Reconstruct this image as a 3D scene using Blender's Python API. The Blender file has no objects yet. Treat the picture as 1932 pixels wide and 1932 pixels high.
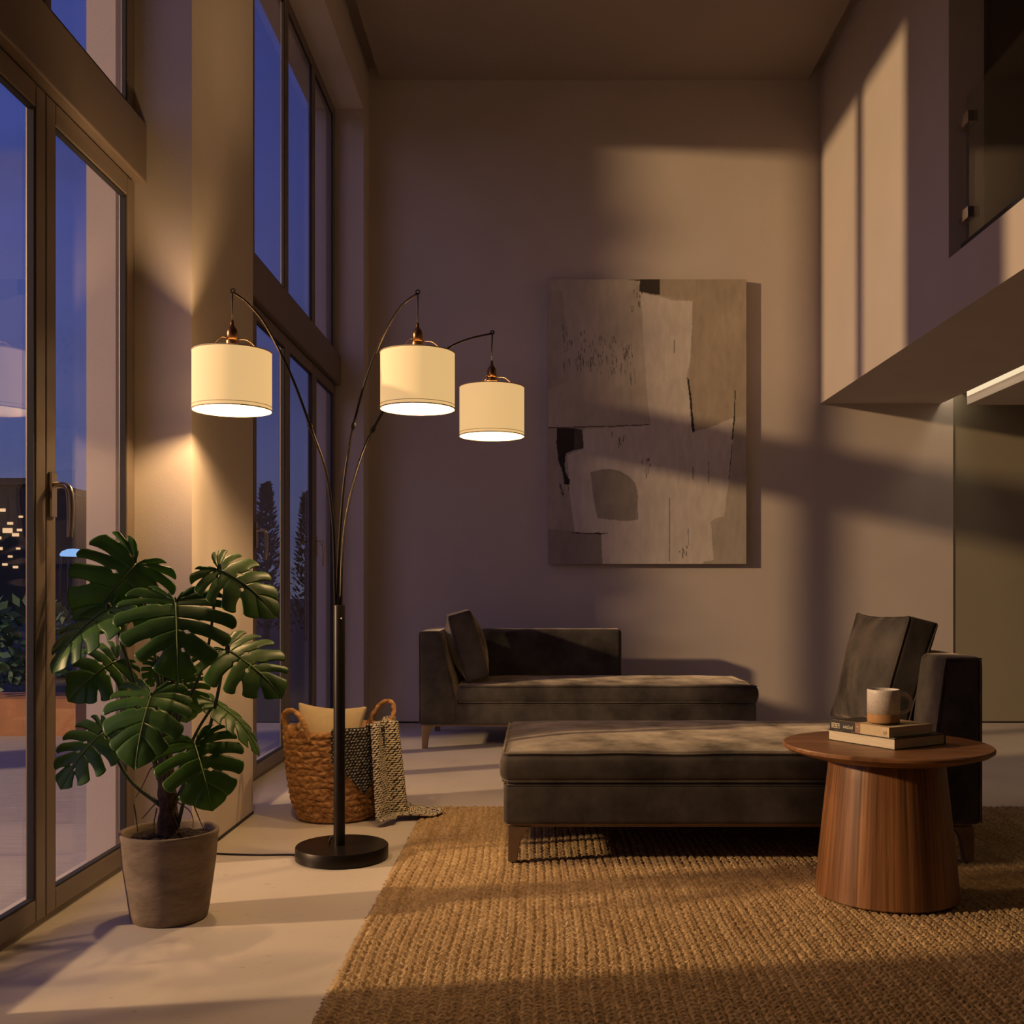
import bpy, bmesh, math, random
import numpy as np
from mathutils import Vector, Matrix, noise as mnoise

random.seed(7)
RNG = np.random.default_rng(7)
scene = bpy.context.scene
COL = scene.collection
PI = math.pi

# ------------------------------------------------------------------ camera
F, CX, CY, CAMH = 2000.0, 1015.0, 1115.0, 1.0      # focal length and vanishing point in pixels of the 1932 frame
cam_d = bpy.data.cameras.new('camera')
cam_d.sensor_width = 36.0
cam_d.lens = 36.0 * F / 1932.0
cam_d.shift_x = -(CX - 966.0) / 1932.0
cam_d.shift_y = (CY - 966.0) / 1932.0
cam_d.clip_start = 0.05
cam_d.clip_end = 300
cam = bpy.data.objects.new('camera', cam_d)
cam.location = (0, 0, CAMH)
cam.rotation_euler = (PI / 2, 0, 0)
COL.objects.link(cam)
scene.camera = cam

# ------------------------------------------------------------------ colour management, sampling
vs = scene.view_settings
scene.display_settings.display_device = 'sRGB'
vs.view_transform = 'Standard'
vs.look = 'None'
vs.exposure = 0.0
vs.gamma = 1.0
vs.use_curve_mapping = False
cy = scene.cycles
cy.use_denoising = True
cy.max_bounces = 7
cy.diffuse_bounces = 4
cy.glossy_bounces = 3
cy.transmission_bounces = 4
cy.transparent_max_bounces = 12
cy.sample_clamp_indirect = 4.0
cy.caustics_reflective = False
cy.caustics_refractive = False

# ------------------------------------------------------------------ dusk sky
world = bpy.data.worlds.new('dusk_sky')
scene.world = world
world.use_nodes = True
wn, wl = world.node_tree.nodes, world.node_tree.links
wn.clear()
w_out = wn.new('ShaderNodeOutputWorld')
w_bg = wn.new('ShaderNodeBackground')
w_tc = wn.new('ShaderNodeTexCoord')
w_sep = wn.new('ShaderNodeSeparateXYZ')
w_ramp = wn.new('ShaderNodeValToRGB')
w_cl = wn.new('ShaderNodeTexNoise')
w_map = wn.new('ShaderNodeMapping')
w_mix = wn.new('ShaderNodeMix')
w_mix.data_type = 'RGBA'
w_cr = wn.new('ShaderNodeValToRGB')
wl.new(w_tc.outputs['Generated'], w_sep.inputs[0])
wl.new(w_sep.outputs['Z'], w_ramp.inputs[0])
e = w_ramp.color_ramp.elements
e[0].position, e[0].color = 0.0, (0.11, 0.12, 0.21, 1)
e[1].position, e[1].color = 1.0, (0.03, 0.045, 0.22, 1)
x = e.new(0.12); x.color = (0.085, 0.105, 0.27, 1)
x = e.new(0.35); x.color = (0.06, 0.085, 0.34, 1)
wl.new(w_tc.outputs['Generated'], w_map.inputs[0])
w_map.inputs['Scale'].default_value = (2.2, 2.2, 7.0)
wl.new(w_map.outputs[0], w_cl.inputs['Vector'])
w_cl.inputs['Scale'].default_value = 1.6
w_cl.inputs['Detail'].default_value = 4
wl.new(w_cl.outputs['Fac'], w_cr.inputs[0])
w_cr.color_ramp.elements[0].position = 0.5
w_cr.color_ramp.elements[1].position = 0.75
w_cr.color_ramp.elements[1].color = (0.6, 0.6, 0.6, 1)
wl.new(w_cr.outputs[0], w_mix.inputs['Factor'])
wl.new(w_ramp.outputs[0], w_mix.inputs['A'])
w_mix.inputs['B'].default_value = (0.035, 0.05, 0.17, 1)
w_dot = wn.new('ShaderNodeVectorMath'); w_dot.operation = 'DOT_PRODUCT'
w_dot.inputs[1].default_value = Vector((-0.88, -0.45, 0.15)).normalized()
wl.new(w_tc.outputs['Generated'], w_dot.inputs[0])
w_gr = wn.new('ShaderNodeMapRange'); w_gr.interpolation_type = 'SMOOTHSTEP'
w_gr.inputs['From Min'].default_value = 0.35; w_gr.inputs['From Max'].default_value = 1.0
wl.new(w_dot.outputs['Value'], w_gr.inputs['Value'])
w_glow = wn.new('ShaderNodeMix'); w_glow.data_type = 'RGBA'; w_glow.blend_type = 'ADD'      # afterglow added to the unseen sky left behind the viewer, as soft purple fill
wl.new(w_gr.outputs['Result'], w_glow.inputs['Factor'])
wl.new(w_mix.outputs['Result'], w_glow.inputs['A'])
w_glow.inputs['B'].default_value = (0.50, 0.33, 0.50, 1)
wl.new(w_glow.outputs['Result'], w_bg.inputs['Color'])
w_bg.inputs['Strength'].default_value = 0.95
wl.new(w_bg.outputs[0], w_out.inputs[0])

# ------------------------------------------------------------------ the warm street lamp across the garden
STREET = Vector((-13.4, 0.5, 5.0))
sl = bpy.data.lights.new('street_lamp_light', 'SPOT')
sl.energy = 8800
sl.color = (1.0, 0.62, 0.30)
sl.spot_size = math.radians(62)
sl.spot_blend = 0.3
sl.shadow_soft_size = 0.26
slo = bpy.data.objects.new('street_lamp_light', sl)
slo.location = STREET
slo.rotation_euler = (Vector((0.5, 5.5, 1.8)) - STREET).to_track_quat('-Z', 'Y').to_euler()
COL.objects.link(slo)

# ================================================================== helpers
def tag(o, label=None, cat=None, group=None, kind=None):
    if label: o['label'] = label
    if cat: o['category'] = cat
    if group: o['group'] = group
    if kind: o['kind'] = kind
    return o

def wloc(o):
    v = Vector((0, 0, 0))
    while o is not None:
        v += Vector(o.location)
        o = o.parent
    return v

def empty(name, loc, label=None, cat=None, group=None, kind=None):
    o = bpy.data.objects.new(name, None)
    o.empty_display_size = 0.1
    o.location = loc
    COL.objects.link(o)
    return tag(o, label, cat, group, kind)

def obj(name, V, Fc, mat, parent=None, smooth=True, origin=None, uv=None, auto=None):
    """link one mesh object; V are world coordinates"""
    V = np.asarray(V, dtype=float).reshape(-1, 3)
    if parent is None:
        org = np.array(origin if origin is not None else [(V[:, 0].min() + V[:, 0].max()) / 2, (V[:, 1].min() + V[:, 1].max()) / 2, V[:, 2].min()])
        loc = Vector(org)
        base = org
    else:
        base = np.array(wloc(parent))
        loc = Vector((0, 0, 0))
    me = bpy.data.meshes.new(name)
    me.from_pydata((V - base).tolist(), [], [tuple(f) for f in Fc])
    mats = mat if isinstance(mat, (list, tuple)) else [mat]
    for m in mats: me.materials.append(m)
    if smooth:
        me.polygons.foreach_set('use_smooth', np.ones(len(me.polygons), dtype=bool))
        if auto: me.set_sharp_from_angle(angle=math.radians(auto))
    if uv is not None:
        ul = me.uv_layers.new(name='UVMap')
        li = np.empty(len(me.loops), dtype=np.int32)
        me.loops.foreach_get('vertex_index', li)
        ul.data.foreach_set('uv', np.asarray(uv, dtype=np.float32)[li].ravel())
    me.update()
    o = bpy.data.objects.new(name, me)
    o.location = loc
    COL.objects.link(o)
    if parent is not None: o.parent = parent
    return o

class MB:
    """collects pieces of ONE mesh"""
    def __init__(s): s.V = []; s.F = []; s.n = 0
    def add(s, V, Fc):
        V = np.asarray(V, dtype=float).reshape(-1, 3)
        s.V.append(V); s.F += [tuple(i + s.n for i in f) for f in Fc]; s.n += len(V)
        return s
    def box(s, x0, x1, y0, y1, z0, z1):
        V = [(x0, y0, z0), (x1, y0, z0), (x1, y1, z0), (x0, y1, z0), (x0, y0, z1), (x1, y0, z1), (x1, y1, z1), (x0, y1, z1)]
        return s.add(V, [(0, 3, 2, 1), (4, 5, 6, 7), (0, 1, 5, 4), (1, 2, 6, 5), (2, 3, 7, 6), (3, 0, 4, 7)])
    def tube(s, *a, **k): return s.add(*tube(*a, **k))
    def obj(s, name, mat, parent=None, **k):
        return obj(name, np.vstack(s.V), s.F, mat, parent, **k)

def bevel(o, w, seg=3):
    m = o.modifiers.new('soft edges', 'BEVEL')
    m.width = w; m.segments = seg; m.limit_method = 'ANGLE'; m.angle_limit = math.radians(35)
    return o

def px(xp, yp, Y):
    """point at depth Y that the photograph shows at pixel (xp, yp)"""
    s = F / Y
    return Vector(((xp - CX) / s, Y, CAMH - (yp - CY) / s))

def catmull(P, n):
    P = [np.array(p, dtype=float) for p in P]
    P = [2 * P[0] - P[1]] + P + [2 * P[-1] - P[-2]]
    out = []
    for i in range(1, len(P) - 2):
        for k in range(n):
            t = k / n
            a, b, c, d = P[i - 1], P[i], P[i + 1], P[i + 2]
            out.append(0.5 * (2 * b + (c - a) * t + (2 * a - 5 * b + 4 * c - d) * t * t + (3 * b - a - 3 * c + d) * t ** 3))
    out.append(P[-2])
    return np.array(out)

def tube(path, r, seg=8, closed=False, cap=True, lump=None):
    P = np.array([tuple(p) for p in path], dtype=float)
    n = len(P)
    R = np.full(n, r, dtype=float) if np.isscalar(r) else np.interp(np.linspace(0, 1, n), np.linspace(0, 1, len(r)), r)
    T = np.gradient(P, axis=0)
    if closed: T = np.roll(P, -1, 0) - np.roll(P, 1, 0)
    T /= np.maximum(np.linalg.norm(T, axis=1, keepdims=True), 1e-9)
    up = np.array([0, 0, 1.0]) if abs(T[0][2]) < 0.9 else np.array([1.0, 0, 0])
    N = np.cross(T[0], up); N /= np.linalg.norm(N)
    V = []
    for i in range(n):
        N = N - T[i] * N.dot(T[i]); N /= max(np.linalg.norm(N), 1e-9)
        B = np.cross(T[i], N)
        for k in range(seg):
            a = 2 * PI * k / seg
            rr = R[i] * (1 + (lump(i, a) if lump else 0))
            V.append(P[i] + rr * (math.cos(a) * N + math.sin(a) * B))
    Fc = []
    m = n if closed else n - 1
    for i in range(m):
        j = (i + 1) % n
        for k in range(seg):
            l = (k + 1) % seg
            Fc.append((i * seg + k, i * seg + l, j * seg + l, j * seg + k))
    if cap and not closed:
        Fc.append(tuple(reversed(range(seg))))
        Fc.append(tuple(range((n - 1) * seg, n * seg)))
    return np.array(V), Fc

def lathe(prof, c, seg=48, cap0=True, cap1=True):
    V, Fc = [], []
    n = len(prof)
    for (r, z) in prof:
        for k in range(seg):
            a = 2 * PI * k / seg
            V.append((c[0] + r * math.cos(a), c[1] + r * math.sin(a), c[2] + z))
    for i in range(n - 1):
        for k in range(seg):
            l = (k + 1) % seg
            Fc.append((i * seg + k, i * seg + l, (i + 1) * seg + l, (i + 1) * seg + k))
    if cap0: Fc.append(tuple(reversed(range(seg))))
    if cap1: Fc.append(tuple(range((n - 1) * seg, n * seg)))
    return np.array(V), Fc

def rbox(hx, hy, hz, r, n=10, arc=4):
    """rounded box about the origin, evenly gridded so that it can be bent"""
    def ax(h):
        th = [math.tan(math.radians(45) * i / arc) for i in range(arc + 1)]
        inner = list(np.linspace(-(h - r), h - r, n + 1))
        return [-(h - r) - r * t for t in reversed(th[1:])] + inner + [h - r + r * t for t in th[1:]]
    A = [ax(hx), ax(hy), ax(hz)]
    H = [hx, hy, hz]
    idx, V, Fc = {}, [], []
    def vid(p):
        k = (round(p[0], 6), round(p[1], 6), round(p[2], 6))
        if k not in idx: idx[k] = len(V); V.append(k)
        return idx[k]
    for d in range(3):
        a, b = (d + 1) % 3, (d + 2) % 3
        for sg in (-1, 1):
            for i in range(len(A[a]) - 1):
                for j in range(len(A[b]) - 1):
                    q = []
                    for (ii, jj) in ((i, j), (i + 1, j), (i + 1, j + 1), (i, j + 1)):
                        p = [0, 0, 0]; p[d] = sg * H[d]; p[a] = A[a][ii]; p[b] = A[b][jj]
                        q.append(vid(p))
                    Fc.append(tuple(q if sg > 0 else reversed(q)))
    V = np.array(V)
    lim = np.array([hx - r, hy - r, hz - r])
    inn = np.clip(V, -lim, lim)
    dd = V - inn
    V = inn + dd / np.maximum(np.linalg.norm(dd, axis=1, keepdims=True), 1e-9) * r
    return V, Fc

def rloop(hx, hy, r, z, n=14, arc=6):
    P = []
    for (cx, cy_, a0) in ((hx - r, hy - r, 0), (-(hx - r), hy - r, 90), (-(hx - r), -(hy - r), 180), (hx - r, -(hy - r), 270)):
        for i in range(arc + 1):
            a = math.radians(a0 + 90 * i / arc)
            P.append((cx + r * math.cos(a), cy_ + r * math.sin(a), z))
    out = []
    for i in range(len(P)):
        a, b = np.array(P[i]), np.array(P[(i + 1) % len(P)])
        k = max(1, int(np.linalg.norm(b - a) / 0.04))
        for j in range(k): out.append(a + (b - a) * j / k)
    return np.array(out)

def vnoise(V, sc, amp, off=0.0):
    return np.array([mnoise.noise(Vector((p[0] * sc + off, p[1] * sc, p[2] * sc))) for p in V]) * amp

# ================================================================== materials
def nodemat(name):
    m = bpy.data.materials.new(name)
    m.use_nodes = True
    nt = m.node_tree
    b = nt.nodes['Principled BSDF']
    return m, nt, b

def link(nt, a, b): nt.links.new(a, b)

def tex_noise(nt, scale, detail=4, coord='Object', vscale=(1, 1, 1), rough=0.5):
    tc = nt.nodes.new('ShaderNodeTexCoord')
    mp = nt.nodes.new('ShaderNodeMapping')
    mp.inputs['Scale'].default_value = vscale
    n = nt.nodes.new('ShaderNodeTexNoise')
    n.inputs['Scale'].default_value = scale
    n.inputs['Detail'].default_value = detail
    n.inputs['Roughness'].default_value = rough
    link(nt, tc.outputs[coord], mp.inputs[0]); link(nt, mp.outputs[0], n.inputs['Vector'])
    return n

def ramp(nt, src, stops):
    r = nt.nodes.new('ShaderNodeValToRGB')
    el = r.color_ramp.elements
    while len(el) < len(stops): el.new(0.5)
    for i, (p, c) in enumerate(stops):
        el[i].position = p
        el[i].color = (c[0], c[1], c[2], 1) if not np.isscalar(c) else (c, c, c, 1)
    link(nt, src, r.inputs[0])
    return r

def bump(nt, b, src, strength, dist=0.01):
    bp = nt.nodes.new('ShaderNodeBump')
    bp.inputs['Strength'].default_value = strength
    bp.inputs['Distance'].default_value = dist
    link(nt, src, bp.inputs['Height'])
    link(nt, bp.outputs[0], b.inputs['Normal'])
    return bp

def simple(name, c, rough=0.5, metal=0.0, var=0.0, scale=8, bmp=0.0, bscale=60, vscale=(1, 1, 1), sheen=0.0, spec=0.5):
    m, nt, b = nodemat(name)
    b.inputs['Roughness'].default_value = rough
    b.inputs['Metallic'].default_value = metal
    b.inputs['Specular IOR Level'].default_value = spec
    if sheen:
        b.inputs['Sheen Weight'].default_value = sheen
        b.inputs['Sheen Roughness'].default_value = 0.4
        b.inputs['Sheen Tint'].default_value = (1, 0.9, 0.8, 1)
    n = tex_noise(nt, scale, vscale=vscale)
    lo = tuple(max(0, v * (1 - var)) for v in c); hi = tuple(v * (1 + var) for v in c)
    r = ramp(nt, n.outputs['Fac'], [(0.3, lo), (0.7, hi)])
    link(nt, r.outputs[0], b.inputs['Base Color'])
    if bmp:
        bump(nt, b, tex_noise(nt, bscale, 3).outputs['Fac'], bmp)
    return m

def emit(name, c, s):
    m = bpy.data.materials.new(name); m.use_nodes = True
    nt = m.node_tree; nt.nodes.clear()
    o = nt.nodes.new('ShaderNodeOutputMaterial'); e_ = nt.nodes.new('ShaderNodeEmission')
    e_.inputs[0].default_value = (*c, 1); e_.inputs[1].default_value = s
    link(nt, e_.outputs[0], o.inputs[0])
    return m

M = {}
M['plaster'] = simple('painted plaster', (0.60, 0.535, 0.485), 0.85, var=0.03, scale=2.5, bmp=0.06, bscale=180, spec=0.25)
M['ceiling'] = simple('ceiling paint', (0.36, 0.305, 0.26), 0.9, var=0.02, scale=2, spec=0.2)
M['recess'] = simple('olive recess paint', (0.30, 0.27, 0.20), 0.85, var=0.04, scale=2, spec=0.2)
M['mezz'] = simple('mezzanine paint', (0.14, 0.12, 0.10), 0.9, var=0.03, scale=2, spec=0.2)
M['frame'] = simple('bronze window frame', (0.19, 0.15, 0.12), 0.42, metal=0.15, var=0.05, scale=4)
M['gasket'] = simple('black gasket', (0.012, 0.012, 0.014), 0.6)
M['steel'] = simple('brushed steel', (0.75, 0.69, 0.62), 0.24, metal=1.0, var=0.05, scale=30)
M['dark_metal'] = simple('dark bronze metal', (0.022, 0.018, 0.016), 0.38, metal=0.7, var=0.1, scale=40)
M['brass'] = simple('aged brass', (0.24, 0.14, 0.07), 0.3, metal=1.0, var=0.15, scale=60)
M['bronze_leg'] = simple('bronze leg', (0.20, 0.14, 0.095), 0.4, metal=0.5, var=0.08, scale=30)
M['cord'] = simple('black cord', (0.012, 0.009, 0.008), 0.6)
M['wire'] = simple('wire', (0.6, 0.45, 0.3), 0.3, metal=1.0)
M['soil'] = simple('soil', (0.035, 0.022, 0.014), 0.95, var=0.6, scale=150, bmp=1.0, bscale=220)
M['stem'] = simple('stem', (0.05, 0.075, 0.025), 0.55, var=0.4, scale=25, bmp=0.3, bscale=60)
M['bark'] = simple('stem bark', (0.07, 0.04, 0.02), 0.85, var=0.5, scale=40, bmp=0.8, bscale=90)
M['root'] = simple('root', (0.10, 0.06, 0.035), 0.8, var=0.3, scale=50)
M['cream'] = simple('cream linen', (0.55, 0.44, 0.27), 0.85, var=0.05, scale=30, bmp=0.15, bscale=400, sheen=0.2)
M['black'] = simple('black paint', (0.01, 0.01, 0.01), 0.7)
M['dark_cover'] = simple('dark book cover', (0.025, 0.022, 0.02), 0.45, var=0.3, scale=60)
M['beige_cover'] = simple('beige book cover', (0.52, 0.42, 0.27), 0.5, var=0.1, scale=30)
M['rust_cover'] = simple('reddish book cover', (0.26, 0.13, 0.08), 0.5, var=0.2, scale=60)
M['letter'] = simple('pale lettering', (0.72, 0.66, 0.52), 0.5)
M['toggle'] = simple('wooden toggle', (0.45, 0.28, 0.14), 0.6, var=0.1, scale=40)
M['terracotta'] = simple('terracotta', (0.30, 0.14, 0.07), 0.8, var=0.15, scale=6)
M['deck'] = simple('terrace stone', (0.34, 0.32, 0.33), 0.6, var=0.12, scale=5, vscale=(1, 12, 1))
M['garden'] = simple('garden earth', (0.02, 0.025, 0.018), 0.95, var=0.4, scale=1)
M['shrub'] = simple('shrub leaves', (0.03, 0.08, 0.06), 0.5, var=0.4, scale=6)
M['conifer'] = simple('conifer needles', (0.012, 0.02, 0.014), 0.8, var=0.4, scale=6)
M['city'] = simple('building wall', (0.035, 0.03, 0.032), 0.9, var=0.2, scale=0.5)
M['lit_warm'] = emit('lit window', (1.0, 0.62, 0.34), 1.1)
M['lit_blue'] = emit('blue lit canopy', (0.30, 0.55, 1.0), 1.1)
M['led'] = emit('led strip', (1.0, 0.80, 0.56), 5.0)
M['led_lens'] = emit('led lens', (1.0, 0.77, 0.48), 0.95)
M['mug_clay'] = simple('bare clay', (0.40, 0.22, 0.09), 0.6, var=0.08, scale=60)

# --- polished concrete floor
def mk_floor():
    m, nt, b = nodemat('pale limestone floor')
    n1 = tex_noise(nt, 1.3, 6)
    r1 = ramp(nt, n1.outputs['Fac'], [(0.25, (0.53, 0.475, 0.415)), (0.5, (0.62, 0.56, 0.49)), (0.8, (0.68, 0.62, 0.55))])
    n2 = tex_noise(nt, 38, 6, vscale=(0.45, 1.0, 1), rough=0.65)
    r2 = ramp(nt, n2.outputs['Fac'], [(0.64, (1, 1, 1)), (0.70, (0.72, 0.68, 0.62))])
    mx = nt.nodes.new('ShaderNodeMix'); mx.data_type = 'RGBA'; mx.blend_type = 'MULTIPLY'
    mx.inputs['Factor'].default_value = 1.0
    link(nt, r1.outputs[0], mx.inputs['A']); link(nt, r2.outputs[0], mx.inputs['B'])
    link(nt, mx.outputs['Result'], b.inputs['Base Color'])
    r3 = ramp(nt, tex_noise(nt, 3, 5).outputs['Fac'], [(0.3, 0.36), (0.7, 0.55)])
    link(nt, r3.outputs[0], b.inputs['Roughness'])
    bump(nt, b, n2.outputs['Fac'], 0.05, 0.003)
    return m
M['floor'] = mk_floor()

# --- velvet
def mk_velvet(name, c):
    m, nt, b = nodemat(name)
    n1 = tex_noise(nt, 5.5, 5, rough=0.6)
    r1 = ramp(nt, n1.outputs['Fac'], [(0.3, tuple(v * 0.5 for v in c)), (0.72, tuple(v * 1.9 for v in c))])
    link(nt, r1.outputs[0], b.inputs['Base Color'])
    b.inputs['Roughness'].default_value = 0.75
    b.inputs['Specular IOR Level'].default_value = 0.2
    r2 = ramp(nt, n1.outputs['Fac'], [(0.3, 0.15), (0.72, 1.0)])
    link(nt, r2.outputs[0], b.inputs['Sheen Weight'])
    b.inputs['Sheen Roughness'].default_value = 0.38
    b.inputs['Sheen Tint'].default_value = (1.0, 0.86, 0.68, 1)
    bump(nt, b, tex_noise(nt, 14, 4).outputs['Fac'], 0.12, 0.02)
    return m
M['velvet'] = mk_velvet('taupe velvet', (0.045, 0.040, 0.0365))

# --- lamp shade, diffuser
def mk_shade():
    m = bpy.data.materials.new('linen lamp shade'); m.use_nodes = True
    nt = m.node_tree; nt.nodes.clear()
    o = nt.nodes.new('ShaderNodeOutputMaterial')
    d = nt.nodes.new('ShaderNodeBsdfDiffuse'); d.inputs[0].default_value = (0.75, 0.62, 0.45, 1)
    e_ = nt.nodes.new('ShaderNodeEmission')
    n = tex_noise(nt, 260, 2, vscale=(1, 1, 3))
    r = ramp(nt, n.outputs['Fac'], [(0.3, (0.90, 0.545, 0.205)), (0.7, (1.02, 0.66, 0.28))])
    link(nt, r.outputs[0], e_.inputs[0]); e_.inputs[1].default_value = 0.72
    a = nt.nodes.new('ShaderNodeAddShader')
    link(nt, d.outputs[0], a.inputs[0]); link(nt, e_.outputs[0], a.inputs[1]); link(nt, a.outputs[0], o.inputs[0])
    return m
M['shade'] = mk_shade()
M['shade_rim'] = simple('shade binding', (0.62, 0.50, 0.36), 0.8)
def mk_diffuser():
    m = bpy.data.materials.new('frosted diffuser'); m.use_nodes = True
    nt = m.node_tree; nt.nodes.clear()
    o = nt.nodes.new('ShaderNodeOutputMaterial')
    t = nt.nodes.new('ShaderNodeBsdfTransparent'); t.inputs[0].default_value = (1, 1, 1, 1)
    e_ = nt.nodes.new('ShaderNodeEmission'); e_.inputs[0].default_value = (1.0, 0.84, 0.55, 1); e_.inputs[1].default_value = 2.2
    mx = nt.nodes.new('ShaderNodeMixShader'); mx.inputs[0].default_value = 0.42
    link(nt, t.outputs[0], mx.inputs[1]); link(nt, e_.outputs[0], mx.inputs[2]); link(nt, mx.outputs[0], o.inputs[0])
    return m
M['diffuser'] = mk_diffuser()

# --- window glass: clear, with true mirror reflection at grazing angles on both faces
def mk_glass(name, tint, ior=1.45, gain=1.0):
    m = bpy.data.materials.new(name); m.use_nodes = True
    nt = m.node_tree; nt.nodes.clear()
    o = nt.nodes.new('ShaderNodeOutputMaterial')
    t = nt.nodes.new('ShaderNodeBsdfTransparent'); t.inputs[0].default_value = (*tint, 1)
    g = nt.nodes.new('ShaderNodeBsdfGlossy'); g.inputs['Roughness'].default_value = 0.0
    ge = nt.nodes.new('ShaderNodeNewGeometry')
    mi = nt.nodes.new('ShaderNodeMix'); mi.data_type = 'FLOAT'
    mi.inputs['A'].default_value = ior; mi.inputs['B'].default_value = 1.0 / ior
    link(nt, ge.outputs['Backfacing'], mi.inputs['Factor'])
    f = nt.nodes.new('ShaderNodeFresnel'); link(nt, mi.outputs['Result'], f.inputs['IOR'])
    mx = nt.nodes.new('ShaderNodeMixShader')
    link(nt, f.outputs[0], mx.inputs[0]); link(nt, t.outputs[0], mx.inputs[1]); link(nt, g.outputs[0], mx.inputs[2])
    link(nt, mx.outputs[0], o.inputs[0])
    return m
M['glass'] = mk_glass('window glass', (0.95, 0.96, 0.97), 1.42)
M['rail_glass'] = mk_glass('balustrade glass', (0.86, 0.88, 0.85), 1.45)

# --- jute
def mk_jute():
    m, nt, b = nodemat('braided jute')
    n1 = tex_noise(nt, 3.2, 5, vscale=(9, 0.8, 1))
    n2 = tex_noise(nt, 55, 4, vscale=(1.6, 0.8, 1))
    r1 = ramp(nt, n1.outputs['Fac'], [(0.25, (0.36, 0.25, 0.135)), (0.5, (0.48, 0.35, 0.20)), (0.75, (0.56, 0.425, 0.26))])
    r2 = ramp(nt, n2.outputs['Fac'], [(0.3, (0.62, 0.58, 0.52)), (0.7, (1.15, 1.12, 1.08))])
    mx = nt.nodes.new('ShaderNodeMix'); mx.data_type = 'RGBA'; mx.blend_type = 'MULTIPLY'
    mx.inputs['Factor'].default_value = 1.0
    link(nt, r1.outputs[0], mx.inputs['A']); link(nt, r2.outputs[0], mx.inputs['B'])
    link(nt, mx.outputs['Result'], b.inputs['Base Color'])
    b.inputs['Roughness'].default_value = 0.9
    b.inputs['Specular IOR Level'].default_value = 0.15
    n3 = tex_noise(nt, 260, 3, vscale=(1, 0.5, 1))
    bump(nt, b, n3.outputs['Fac'], 0.5, 0.004)
    return m
M['jute'] = mk_jute()
def mk_rope():
    m, nt, b = nodemat('seagrass rope')
    n1 = tex_noise(nt, 28, 5, vscale=(1, 1, 2.5))
    r1 = ramp(nt, n1.outputs['Fac'], [(0.28, (0.20, 0.095, 0.032)), (0.5, (0.43, 0.225, 0.078)), (0.75, (0.60, 0.35, 0.14))])
    link(nt, r1.outputs[0], b.inputs['Base Color'])
    b.inputs['Roughness'].default_value = 0.75
    bump(nt, b, tex_noise(nt, 160, 3, vscale=(1, 1, 3)).outputs['Fac'], 0.6, 0.004)
    return m
M['rope'] = mk_rope()

# --- walnut veneer in vertical staves (object space: stave by angle)
def mk_wood(name, staves):
    m, nt, b = nodemat(name)
    tc = nt.nodes.new('ShaderNodeTexCoord')
    if staves:
        sep = nt.nodes.new('ShaderNodeSeparateXYZ'); link(nt, tc.outputs['Object'], sep.inputs[0])
        at = nt.nodes.new('ShaderNodeMath'); at.operation = 'ARCTAN2'
        link(nt, sep.outputs['Y'], at.inputs[0]); link(nt, sep.outputs['X'], at.inputs[1])
        mu = nt.nodes.new('ShaderNodeMath'); mu.operation = 'MULTIPLY'; mu.inputs[1].default_value = staves / (2 * PI)
        link(nt, at.outputs[0], mu.inputs[0])
        fl = nt.nodes.new('ShaderNodeMath'); fl.operation = 'FLOOR'; link(nt, mu.outputs[0], fl.inputs[0])
        wn_ = nt.nodes.new('ShaderNodeTexWhiteNoise'); wn_.noise_dimensions = '1D'; link(nt, fl.outputs[0], wn_.inputs['W'])
        tone = ramp(nt, wn_.outputs['Value'], [(0.0, (0.70, 0.68, 0.66)), (1.0, (1.2, 1.16, 1.12))])
        cb = nt.nodes.new('ShaderNodeCombineXYZ')
        a2 = nt.nodes.new('ShaderNodeMath'); a2.operation = 'MULTIPLY'; a2.inputs[1].default_value = 0.3
        link(nt, at.outputs[0], a2.inputs[0])
        ad = nt.nodes.new('ShaderNodeMath'); ad.operation = 'MULTIPLY_ADD'; ad.inputs[1].default_value = 3.0
        link(nt, wn_.outputs['Value'], ad.inputs[0]); link(nt, a2.outputs[0], ad.inputs[2])
        link(nt, ad.outputs[0], cb.inputs['X']); link(nt, sep.outputs['Z'], cb.inputs['Z'])
        vec = cb.outputs[0]; sc = (46, 1, 1.6)
    else:
        vec = tc.outputs['Object']; sc = (1.8, 26, 1)
    mp = nt.nodes.new('ShaderNodeMapping'); mp.inputs['Scale'].default_value = sc
    link(nt, vec, mp.inputs[0])
    n = nt.nodes.new('ShaderNodeTexNoise'); n.inputs['Scale'].default_value = 1.6; n.inputs['Detail'].default_value = 7
    n.inputs['Distortion'].default_value = 0.6
    link(nt, mp.outputs[0], n.inputs['Vector'])
    r = ramp(nt, n.outputs['Fac'], [(0.28, (0.10, 0.042, 0.016)), (0.5, (0.21, 0.095, 0.038)), (0.75, (0.30, 0.148, 0.064))])
    if staves:
        mx = nt.nodes.new('ShaderNodeMix'); mx.data_type = 'RGBA'; mx.blend_type = 'MULTIPLY'; mx.inputs['Factor'].default_value = 1.0
        link(nt, r.outputs[0], mx.inputs['A']); link(nt, tone.outputs[0], mx.inputs['B'])
        link(nt, mx.outputs['Result'], b.inputs['Base Color'])
    else:
        link(nt, r.outputs[0], b.inputs['Base Color'])
    b.inputs['Roughness'].default_value = 0.42
    bump(nt, b, n.outputs['Fac'], 0.08, 0.003)
    return m
M['walnut_staves'] = mk_wood('walnut staves', 44)
M['walnut'] = mk_wood('walnut top', 0)

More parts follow.
